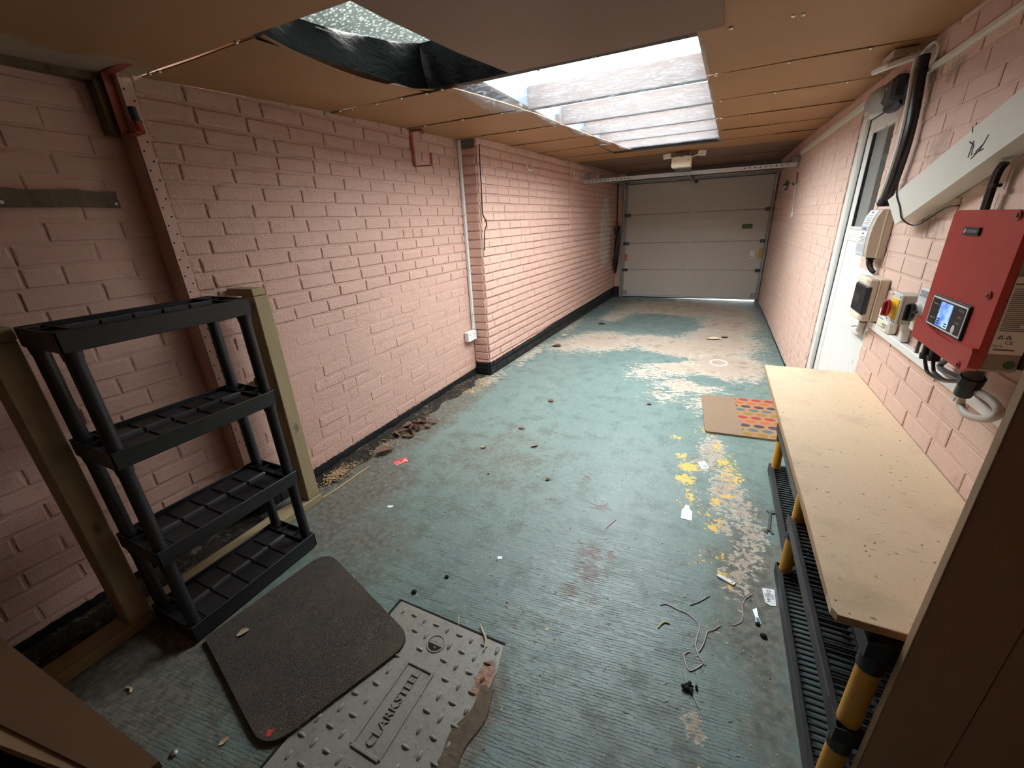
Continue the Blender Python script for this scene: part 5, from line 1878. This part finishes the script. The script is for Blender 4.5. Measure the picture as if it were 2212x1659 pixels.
build('keyhole_cup', MB().prism([(-.757 + .029 * math.cos(a), .806 + .029 * math.sin(a)) for a in np.linspace(0, math.pi, 12)], .0042, .0046, lambda u, v, w_: (u, v, w_)), M['iron'], t, label='smooth half of the key recess')
build('keyhole', MB().prism([(-.757 + .029 * math.cos(a), .800 + .029 * math.sin(a)) for a in np.linspace(math.pi + .05, 2 * math.pi - .05, 12)], .0042, .0048, lambda u, v, w_: (u, v, w_)), M['dark'], t, label='dark open half of the key recess')
build('keyhole_leaf', MB().ell((-.752, .788, .005), (.007, .005, .002), 7, 3), M['leaf'], t)
build('corner_plug', MB().cyl((-.54, .875, .004), (-.54, .875, .0055), .006, n=12), M['dark_grey'], t)

# printed coir doormat
yv, xv = Vector((0.070 - 0.026, 2.844 - 3.524, 0)).normalized() * -1, None
o_ = Vector((0.073, 2.846, 0.0))
yv = (Vector((0.026, 3.524, 0)) - o_).normalized()
xv = Vector((yv.y, -yv.x, 0))
pts = rounded([(0, 0), (0.80, 0), (0.80, 0.68), (0, 0.68)], .03)
me = MB().prism(pts, 0.0, 0.014, lambda u, v, w_: (u, v, w_)).mesh('coir_mat', M['coir'])
cm_ = bpy.data.objects.new('coir_mat', me)
place(cm_, None, 'tan coir doormat printed with rows of coloured ovals, under the bench end', 'mat')
cm_.matrix_world = Matrix(((xv.x, yv.x, 0, o_.x), (xv.y, yv.y, 0, o_.y), (0, 0, 1, 0.001), (0, 0, 0, 1)))

# =================================================================== BROWN BOARDS NEAREST THE CAMERA
t = thing('side_cupboard', (0.57, 0.81, 0), 'tall brown board cupboard side at the near end of the chipboard bench', 'cupboard')
build('door', MB().box(0.4255, 0.546, 0.806, 0.8235, 0.0, 1.95, .0015), M['side_board'], t)
build('door', MB().box(0.5475, RX - .004, 0.806, 0.8235, 0.0, 1.95, .0015), M['side_board'], t)
build('edging', MB().box(0.4235, 0.4260, 0.8055, 0.824, 0.0, 1.95, .0005), M['mdf_edge'], t, label='pale raw front edge')

t = thing('low_cupboard', (-1.3, 0.0, 0), 'brown hardboard-topped low unit in the dark near left corner', 'cupboard')
zt = 0.50
top = [(-2.05, 0.075), (-2.05, -0.10), (-1.20, -0.006), (-1.228, 0.011), (-0.957, 0.052), (-0.862, 0.078), (-0.848, 0.092), (-0.842, 0.114)]
top = [(-2.05, 0.072), (-2.05, -0.095), (-1.228, 0.011), (-0.957, 0.052), (-0.870, 0.072), (-0.849, 0.088), (-0.842, 0.115)]
build('top', MB().prism(top, zt - .018, zt, lambda u, v, w_: (u, v, w_)), M['mdf_brown'], t)
lip = [(-2.05, -0.0955), (-1.228, 0.0105), (-0.957, 0.0515), (-0.885, 0.0665), (-.885, .058), (-0.994, 0.034), (-1.178, -0.004), (-2.05, -0.125)]
build('edging', MB().prism(lip, zt - .030, zt - .004, lambda u, v, w_: (u, v, w_)), M['mdf_edge'], t, label='paler front edge')
build('panel', MB().box(-2.04, -0.90, 0.045, 0.062, 0.0, zt - .019), M['mdf_brown'], t)
build('end_panel', MB().box(-0.90, -0.884, -0.36, 0.062, 0.0, zt - .031), M['mdf_brown'], t)
build('inside_floor', MB().box(-2.04, -0.90, -0.36, 0.045, 0.01, 0.03), M['dark'], t)  # near-black sheet put in for the shadow inside the unit
build('end_panel', MB().box(-2.05, -2.04, -0.36, 0.062, 0.0, zt - .031), M['mdf_brown'], t)

# =================================================================== BENCH ON YELLOW-LEGGED RACKS
SLAT = {}


def slat_mesh(w_):
    if w_ not in SLAT:
        SLAT[w_] = MB().box(-w_ / 2, w_ / 2, -.0022, .0022, -.008, .0).mesh('slat', M['rack_grey'])
    return SLAT[w_]


def rack(name, xf, ya_, yb_, zs, label, top_z):
    """zs: top heights of the decks from the floor up"""
    xb = RX - .022
    t = thing(name, ((xf + xb) / 2, (ya_ + yb_) / 2, 0), label, 'rack', 'racks carrying the chipboard bench')
    for z_ in zs:
        mb = MB()
        h = .045 if z_ > .1 else .05
        rim = .020
        mb.box(xf, xf + rim, ya_, yb_, z_ - h, z_, .004).box(xb - rim, xb, ya_, yb_, z_ - h, z_, .004)
        mb.box(xf, xb, ya_, ya_ + .022, z_ - h, z_, .004).box(xf, xb, yb_ - .022, yb_, z_ - h, z_, .004)
        for f in (.30, .55, .78):
            x_ = xf + (xb - xf) * f
            mb.box(x_ - .003, x_ + .003, ya_ + .02, yb_ - .02, z_ - .022, z_ - .002)
        # solid corner gussets
        for (cx2, sx) in ((xf, 1), (xb, -1)):
            for (cy2, sy) in ((ya_, 1), (yb_, -1)):
                g_ = [(cx2, cy2), (cx2 + sx * .075, cy2), (cx2 + sx * .062, cy2 + sy * .022), (cx2 + sx * .022, cy2 + sy * .062), (cx2, cy2 + sy * .075)]
                if sx * sy < 0:
                    g_ = g_[::-1]
                mb.prism(g_, z_ - h, z_ - .001, lambda u, v, w_: (u, v, w_))
        dk = build('deck', mb, M['rack_grey'], t)
        n = int((yb_ - ya_ - .05) / .0205)
        me = slat_mesh(round(xb - xf - .034, 3))
        for k in range(n):
            o = bpy.data.objects.new('slat', me)
            place(o, dk)
            o.location = ((xf + xb) / 2, ya_ + .032 + k * (yb_ - ya_ - .064) / (n - 1), z_ - .004)
    legs = [(xf + .030, ya_ + .030), (xf + .030, yb_ - .030), (xb - .030, ya_ + .030), (xb - .030, yb_ - .030)]
    lv = list(zs)
    for (x_, y_) in legs:
        for a, b in zip(lv, lv[1:]):
            build('leg', MB().cyl((x_, y_, a - .006), (x_, y_, b - .085), .0225, n=18, caps=False), M['yellow'], t, smooth=True, label='yellow tube leg')
            build('socket', MB().cyl((x_, y_, b - .095), (x_, y_, b - .038), .0252, .0252, 18), M['black_plastic'], t, smooth=True)
        build('foot', MB().cyl((x_, y_, 0.0), (x_, y_, zs[0] - .004), .030, .028, 16), M['black_plastic'], t, smooth=True)
    return t


rack('bench_rack', 0.378, 0.835, 1.650, (0.052, 0.305, 0.585), 'nearer black deck rack with yellow tube legs under the chipboard bench', .6)
rack('bench_rack', 0.420, 1.690, 2.475, (0.055, 0.318, 0.585), 'farther black deck rack with yellow tube legs, beside the printed doormat', .6)
t = thing('workbench', (0.52, 1.7, 0.6), 'long pale chipboard bench top along the right wall', 'bench')
bo = [(0.316, 2.546), (0.317, 1.2), (0.313, 0.862), (0.322, 0.845), (0.437, 0.846), (RX - .003, 0.846), (RX - .003, 2.546)]
build('board', MB().prism(bo, 0.606, 0.625, lambda u, v, w_: (u, v, w_)), M['chipboard'], t)
eg = MB().box(0.3135, 0.3175, 0.86, 2.546, 0.6045, 0.6245, .001).box(0.32, RX - .004, 0.8435, 0.8462, 0.6055, 0.6245, .001)
build('edge', eg, M['chip_edge'], t, label='rough brown sawn edge')
rs = MB()
for k in range(9):
    y_ = .9 + k * .19
build('wedge', MB().box(0.36, 0.70, 0.95, 1.0, 0.5855, 0.606).box(0.36, 0.70, 2.3, 2.35, 0.5855, 0.606).box(.36, .70, 1.6, 1.65, .5855, .606), M['timber'], t)

# =================================================================== LITTER


def lying(name, pts, r, mat, label, cat='wire', group=None, z=None, n=6, rf=None):
    q = [Vector((x_, y_, (z or (r + .0005)))) for x_, y_ in pts]
    return build(name, MB().tube(q, rf or r, n), mat, smooth=True, label=label, cat=cat, group=group)


def sheet(name, pts, mat, label, cat, th=.0012, lift=0.0, parent=None, fold=None):
    mb = MB().prism(pts, .001 + lift, .001 + lift + th, lambda u, v, w_: (u, v, w_ + (fold(u, v) if fold else 0)))
    return build(name, mb, mat, parent, label=label, cat=cat)


def ccw(p):
    a = sum(p[i][0] * p[(i + 1) % len(p)][1] - p[(i + 1) % len(p)][0] * p[i][1] for i in range(len(p)))
    return p if a > 0 else p[::-1]


# white tag
tg = ccw([(-.004, 1.853), (.046, 1.852), (.044, 1.925), (.030, 1.945), (.026, 1.972), (.010, 1.974), (.004, 1.944), (-.006, 1.922)])
o = sheet('price_tag', tg, M['paper'], 'white tag with a rounded tab, lying alone on the green floor', 'tag')
pr = MB()
r_ = random.Random(5)
for k in range(7):
    pr.box(.006, .036 - r_.uniform(0, .01), 1.866 + k * .0085, 1.8678 + k * .0085, .0022, .0025)
pr.box(.008, .03, 1.928, 1.934, .0022, .0025)
build('print', pr, M['label_grey'], o, kind='stuff')
# second tag
o = sheet('paper_label', ccw([(.047, 2.428), (.086, 2.455), (.113, 2.384), (.075, 2.356)]), M['paper'], 'small white paper label lying among the yellow paint flakes', 'label')
pr = MB()
pr.obox((.083, 2.395, .0024), (.014, .012, .0004), Matrix.Rotation(.6, 3, 'Z')).obox((.066, 2.412, .0024), (.012, .006, .0004), Matrix.Rotation(.6, 3, 'Z')).obox((.096, 2.398, .0024), (.012, .010, .0004), Matrix.Rotation(.6, 3, 'Z'))
build('print', pr, M['ink_grey'], o, kind='stuff')
# white plastic strip
o = thing('plastic_clip', (.195, 1.52, 0), 'white plastic clip with a rounded tip on the floor before the near rack', 'clip')
d_ = Vector((.227 - .162, 1.506 - 1.532, 0)).normalized()
p_ = Vector((-d_.y, d_.x, 0))
c_ = Vector((.194, 1.519, 0))
pl = [(-.034, -.004), (-.028, -.0075), (.034, -.0085), (.036, .0085), (-.026, .0075), (-.034, .004)]
build('body', MB().prism(pl, .001, .008, lambda u, v, w_: tuple(c_ + d_ * u + p_ * v + Vector((0, 0, w_)))), M['white_plastic'], o)
build('slot', MB().obox(c_ + d_ * .026 + Vector((0, 0, .0083)), (.003, .009, .001), Matrix((d_, p_, Vector((0, 0, 1)))).transposed()), M['ink'], o)
# shop label
wk = [(.327, 1.533), (.371, 1.542), (.369, 1.459), (.351, 1.452), (.333, 1.462)]
o = sheet('shop_label', ccw(wk), M['paper'], 'white printed shop label beside the foot of the near rack', 'label')
build('lettering', text_mb('wilko', .030, (.345, 1.500, .0026), (.06, 1, 0), (-1, .06, 0)), M['ink'], o)
build('print', text_mb('oo0', .018, (.360, 1.499, .0026), (.06, 1, 0), (-1, .06, 0)), M['ink'], o)
# plastic sachet
o = sheet('plastic_sachet', ccw([(.287, 1.408), (.301, 1.420), (.304, 1.385), (.312, 1.353), (.294, 1.342), (.294, 1.378)]), M['packet'], 'torn clear sachet with blue print below the shop label', 'packet', fold=lambda u, v: .002 * math.sin(v * 200))
sheet('print', ccw([(.296, 1.372), (.304, 1.374), (.309, 1.356), (.297, 1.350)]), M['packet_blue'], None, None, .0004, .004, o)
# open-ended spanner
o = thing('spanner', (.395, 1.99, 0), 'grey open-ended spanner on the floor by the rack foot', 'spanner')
a_, b_ = Vector((.402, 2.072, .005)), Vector((.380, 1.905, .005))
dd = (b_ - a_).normalized()
pp_ = Vector((-dd.y, dd.x, 0))


def jaw(c_, ang, s):
    u = Vector((dd.x * math.cos(ang) - dd.y * math.sin(ang), dd.x * math.sin(ang) + dd.y * math.cos(ang), 0)) * s
    v = Vector((-u.y, u.x, 0))
    pl = []
    for k in range(13):
        t_ = math.radians(35 + 290 * k / 12)
        pl.append((.0185 * math.cos(t_), .0185 * math.sin(t_)))
    pl += [(.012, -.0075), (-.003, -.0075), (-.005, -.003), (-.005, .003), (-.003, .0075), (.012, .0075)]
    return MB().prism(pl, .001, .0075, lambda q, w_, h_: tuple(Vector((c_.x, c_.y, 0)) + u * q + v * w_ + Vector((0, 0, h_))))


build('shaft', MB().beam(a_ + dd * .014, b_ - dd * .014, .012, .005, (0, 0, 1), .0015), M['spanner'], o)
build('jaw', jaw(b_, .26, 1), M['spanner'], o)
build('jaw', jaw(a_, .26, -1), M['spanner'], o)
# red card
rc = [(-1.757, 1.730), (-1.700, 1.703), (-1.652, 1.780), (-1.716, 1.808)]
o = sheet('gift_card', ccw(rc), M['card_red'], 'red card with a pale bow print lying near the pink wall', 'card')
e1 = Vector((-1.652 + 1.700, 1.780 - 1.703, 0))
e2 = Vector((-1.757 + 1.700, 1.730 - 1.703, 0))
k0 = Vector((-1.700, 1.703, 0))


def onc(u, v, z_=.0026):
    return k0 + e1 * u + e2 * v + Vector((0, 0, z_))


pr = MB()
pr.ell(onc(.78, .50), (.012, .009, .0006), 10, 3).ell(onc(.86, .24), (.009, .008, .0006), 10, 3)
pr.tube([onc(.02, .10), onc(.35, .16), onc(.62, .30), onc(.74, .42)], .0022, 6).tube([onc(.80, .5), onc(.9, .7), onc(.97, .88)], .0022, 6)
b_ = text_mb('gift', .026, onc(.25, .62), e1, e2 * -1)
build('print', pr, M['card_white'], o, kind='stuff')
build('lettering', text_mb('Gift', .024, onc(.22, .55), e1, Vector((-e1.y, e1.x, 0))), M['card_white'], o)

# leaves
LEAF = {}


def leaf_mesh(seed, mat):
    key = (seed, mat.name)
    if key not in LEAF:
        r2 = random.Random(seed)
        curl, tw = r2.uniform(.10, .32), r2.uniform(-.2, .2)
        vs, fs = [], []
        n, m = 8, 6
        for i in range(n + 1):
            s = i / n
            w_ = .30 * math.sin(math.pi * s) ** .75 * (1 + .12 * math.sin(s * 22 + seed))
            for j in range(m + 1):
                q = j / m * 2 - 1
                z_ = curl * (q * q) * w_ * 2.2 + .10 * math.sin(s * 4 + seed) * .5 + .05 + tw * q * (s - .5) * .3
                vs.append((s - .5, q * w_, max(z_, .012)))
        for i in range(n):
            for j in range(m):
                fs.append((i * (m + 1) + j, (i + 1) * (m + 1) + j, (i + 1) * (m + 1) + j + 1, i * (m + 1) + j + 1))
        me = bpy.data.meshes.new('leaf')
        me.from_pydata(vs, [], fs)
        me.materials.append(mat)
        me.polygons.foreach_set('use_smooth', [True] * len(fs))
        LEAF[key] = me
    return LEAF[key]


def leaf(x_, y_, size, rot, seed, mat, label, group=None, z=.0, name='dead_leaf', tilt=0):
    o = bpy.data.objects.new(name, leaf_mesh(seed, mat))
    place(o, None, label, 'leaf', group)
    o.location = (x_, y_, z)
    o.rotation_euler = (tilt, 0, rot)
    o.scale = (size, size, size)
    return o


for (x_, y_, s_, rt, sd_, mt, lb_) in ((-1.151, 2.454, .055, .3, 1, 'leaf', 'crumpled brown leaf in mid floor level with the red card'), (-.964, 2.251, .062, 1.0, 2, 'leaf_pink', 'flat pinkish leaf in mid floor beside the brown stain'), (.082, 5.386, .17, .2, 3, 'leaf_pale', 'large pale curled leaf on the bare concrete toward the garage door'),
                                     (-1.121, 2.993, .07, -.5, 4, 'leaf', 'dark leaf lying alone in the middle of the pale green floor'), (-1.62, 4.55, .12, .1, 5, 'leaf', 'brown leaf near the black foot of the far left wall'), (-.743, 1.915, .032, .7, 6, 'leaf', 'small curled brown leaf beside the mud stains'),
                                     (-1.38, 5.82, .12, .3, 7, 'leaf', 'dark leaf on the worn patch nearest the far left wall'), (.21, 5.5, .11, .9, 8, 'leaf', 'thin brown leaf just beyond the large pale leaf'), (-1.68, 5.05, .10, .5, 9, 'leaf_pale', 'small pale leaf by the far left wall foot'), (-.35, 3.20, .045, .2, 12, 'leaf', 'tiny dark leaf on the paint-worn floor before the doormat'),
                                     (-1.17, .288, .030, 1.2, 10, 'leaf_pale', 'small yellow leaf scrap at the edge of the black mat'), (-1.452, .535, .045, 1.0, 11, 'leaf_pale', 'pale crumpled leaf on the left part of the black mat')):
    leaf(x_, y_, s_, rt, sd_, M[mt], lb_, z=.019 if 'on the left part' in lb_ else .001)
r_ = random.Random(21)
for k in range(22):
    leaf(-1.95 + r_.gauss(0, .05) + (.04 if k % 3 else 0), 2.17 + r_.gauss(0, .075), r_.uniform(.05, .09), r_.uniform(0, 6.3), 20 + k % 5, M['leaf'], 'curled brown dead leaf heaped against the foot of the pink wall', 'leaves heaped at the wall foot', z=.012 + .004 * (k % 4), tilt=r_.uniform(-.3, .3))
leaf(-1.875, 1.80, .13, 1.1, 26, M['leaf'], 'long rolled brown leaf lying by the wall between grain heap and leaf heap', z=.012)
leaf(-1.852, 2.045, .055, .8, 23, M['leaf'], 'dark rolled leaf just off the leaf heap', z=.002)

# wires and twigs
lying('red_wire', [(-.331, 1.637), (-.320, 1.668), (-.301, 1.716)], .0018, M['wire_red'], 'short offcut of thin red wire on the ridged floor')
lying('earth_wire', [(-.030, 1.186), (-.024, 1.203), (-.011, 1.219), (.006, 1.221)], .003, M['wire_gy'], 'short bent scrap of yellow-green wire left of the wire tangle')
lying('wire_tangle', [(-.036, 1.29), (-.013, 1.304), (.03, 1.295), (.067, 1.289), (.105, 1.255), (.100, 1.20), (.098, 1.16), (.114, 1.125), (.124, 1.112), (.112, 1.092), (.085, 1.066), (.069, 1.090), (.064, 1.117), (.080, 1.136)], .0019, M['wire_pink'], 'tangled thin pinkish wire looped on the floor')
lying('wire_tangle', [(.176, 1.286), (.152, 1.255), (.134, 1.24), (.126, 1.199), (.117, 1.167), (.110, 1.148)], .0019, M['wire_pink'], 'forked pinkish wire crossing the right of the tangle', z=.004)
lying('thin_wire', [(.29, 1.483), (.264, 1.448), (.253, 1.409), (.253, 1.365), (.244, 1.33), (.219, 1.305)], .0016, M['wire_pink'], 'single thin wire curving from the shop label toward the tangle')
lying('thin_wire', [(.069, 1.335), (.101, 1.366), (.136, 1.41)], .0022, M['wire_grey'], 'straight grey wire offcut above the tangle')
lying('thin_wire', [(.064, 1.060), (.072, 1.036), (.078, 1.02)], .0018, M['wire_grey'], 'grey wire end running into the black lump')
lying('thin_wire', [(.097, .992), (.111, .969), (.121, .955)], .0018, M['wire_pink'], 'pink wire end running out below the black lump')
lying('garden_cane', [(-1.872, 1.275), (-1.862, 1.42), (-1.858, 1.63)], .004, M['bamboo'], 'thin tan stick on the floor beside the grain heap', 'stick')
lying('dry_twig', [(-.642, .930), (-.622, .911), (-.596, .888), (-.585, .868), (-.582, .846)], .003, M['leaf_pale'], 'curved pale twig across the far right corner of the metal cover', 'twig', z=.010, rf=lambda s: .0022 + .002 * math.sin(3.1 * s))
lying('straw', [(-.744, .940), (-.722, .899)], .0016, M['leaf_pale'], 'short straw standing off the far edge of the metal cover', 'straw')
lying('dry_twig', [(-1.611, .242), (-1.625, .25), (-1.645, .246)], .004, M['leaf_pale'], 'small pale twig on the floor by the near end of the timber frame', 'twig')
for k, (x_, y_, s_, lb_) in enumerate(((-1.276, .207, .012, 'small grey pebble on the dark green floor left of the black mat'), (-.893, 1.076, .010, 'dark rounded snail shell beyond the metal cover'), (-1.10, 1.84, .007, 'small dark bud on the floor near the red card'), (-.975, .956, .012, 'dark scrap of moss just beyond the black mat'), (.315, 1.30, .012, 'dark scrap of rubber by the front rail of the near rack'), (.30, 1.345, .009, 'small dark crumb below the torn sachet'))):
    build('pebble', MB().ell((x_, y_, s_ * .45), (s_, s_ * .8, s_ * .6), 9, 5), M['steel_dull'] if k == 0 else M['dark'], smooth=True, label=lb_, cat='pebble')
o = thing('wood_plug', (-1.284, 2.101, 0), 'tiny pale plug lying in mid floor to the right of the red card', 'plug')
build('body', MB().cyl((-1.294, 2.095, .009), (-1.272, 2.106, .009), .009, n=10), M['leaf_pale'], o, smooth=True)
build('end', MB().cyl((-1.272, 2.106, .009), (-1.268, 2.108, .009), .0075, n=10), M['dark'], o)
lm = MB()
r_ = random.Random(33)
for k in range(16):
    lm.ell((.081 + r_.gauss(0, .010), 1.008 + r_.gauss(0, .009), .005 + r_.uniform(0, .006)), (r_.uniform(.004, .011), r_.uniform(.003, .008), r_.uniform(.003, .006)), 6, 3, -1, Matrix.Rotation(r_.uniform(0, 3), 3, 'Z'))
build('oily_lump', lm, M['black_rubber'], label='black sticky lump with wires through it on the near floor', cat='lump')
build('paper_scrap', MB().prism(ccw([(-1.475, 1.362), (-1.445, 1.378), (-1.44, 1.362), (-1.462, 1.350)]), .001, .002, lambda u, v, w_: (u, v, w_)), M['paper'], label='tiny white paper scrap on the floor in front of the shelving', cat='paper')
build('paper_scrap', MB().prism(ccw([(-.742, 1.270), (-.722, 1.276), (-.716, 1.260), (-.738, 1.254)]), .001, .002, lambda u, v, w_: (u, v, w_)), M['paper'], label='tiny white paper scrap beyond the metal cover in mid floor', cat='paper')
build('red_scrap', MB().prism(ccw([(-1.062, .357), (-1.048, .368), (-1.040, .350), (-1.05, .343)]), .0185, .0195, lambda u, v, w_: (u, v, w_)), M['card_red'], label='tiny red scrap on the near corner of the black mat', cat='paper')
sm_ = MB()
for k in range(520):
    a_ = r_.random()
    x_, y_ = (-1.0 + r_.gauss(0, .07), .68 + r_.gauss(0, .07)) if a_ < .45 else ((-1.02 + r_.gauss(0, .06), .43 + r_.gauss(0, .05)) if a_ < .75 else (-1.2 + r_.gauss(0, .12), .75 + r_.gauss(0, .08)))
    if not (-1.5 < x_ < -.88 and .36 < y_ < .90):
        continue
    th_, L_ = r_.uniform(0, 3.14), r_.uniform(.002, .0075)
    d_ = Vector((math.cos(th_), math.sin(th_), 0)) * L_
    sm_.beam(Vector((x_, y_, .0188)) - d_, Vector((x_, y_, .0192)) + d_, .0006, .0005)
build('straw_bits', sm_, M['straw'], label='scattered bits of straw on the black mat', cat='straw', kind='stuff')
fl = MB()
dk = MB()
r_ = random.Random(77)
for k in range(900):
    x_, y_ = r_.uniform(-1.75, .40), .25 + 3.6 * r_.random() ** 1.4
    if r_.random() < .5:
        x_, y_ = -.75 + r_.gauss(0, .45), 1.75 + r_.gauss(0, .5)
    if y_ < .95 and x_ < -.45 or y_ > 2.78 and x_ > -.02 or y_ < .15 or x_ > .36 or x_ < -1.5 and y_ < 1.3:
        continue
    s_ = r_.uniform(.0012, .0036)
    R = Matrix.Rotation(r_.uniform(0, 3), 3, 'Z')
    (fl if r_.random() < .55 else dk).ell((x_, y_, s_ * .3), (s_ * r_.uniform(1, 1.8), s_, s_ * .5), 5, 3, -.5, R)
for k in range(260):
    x_, y_ = r_.choice([(-1.45, 1.35), (-.5, 1.0), (.2, .9), (-.9, 1.9), (-1.7, 1.9), (.25, 1.5)])
    x_, y_ = x_ + r_.gauss(0, .16), y_ + r_.gauss(0, .18)
    if y_ < .95 and x_ < -.45 or x_ < -1.85 or x_ > .36 or x_ < -1.5 and y_ < 1.3:
        continue
    th_, L_ = r_.uniform(0, 3.14), r_.uniform(.003, .010)
    d_ = Vector((math.cos(th_), math.sin(th_), 0)) * L_
    (fl if k % 3 == 0 else dk).beam(Vector((x_, y_, .0008)) - d_, Vector((x_, y_, .0012)) + d_, .0014, .001)
build('white_flecks', fl, M['leaf_pale'], label='tiny pale flecks and chaff strewn over the green floor', cat='crumbs', kind='stuff')
build('dark_crumbs', dk, M['leaf'], label='tiny dark crumbs and stalks strewn over the green floor', cat='crumbs', kind='stuff')
print('objects', len(bpy.data.objects))
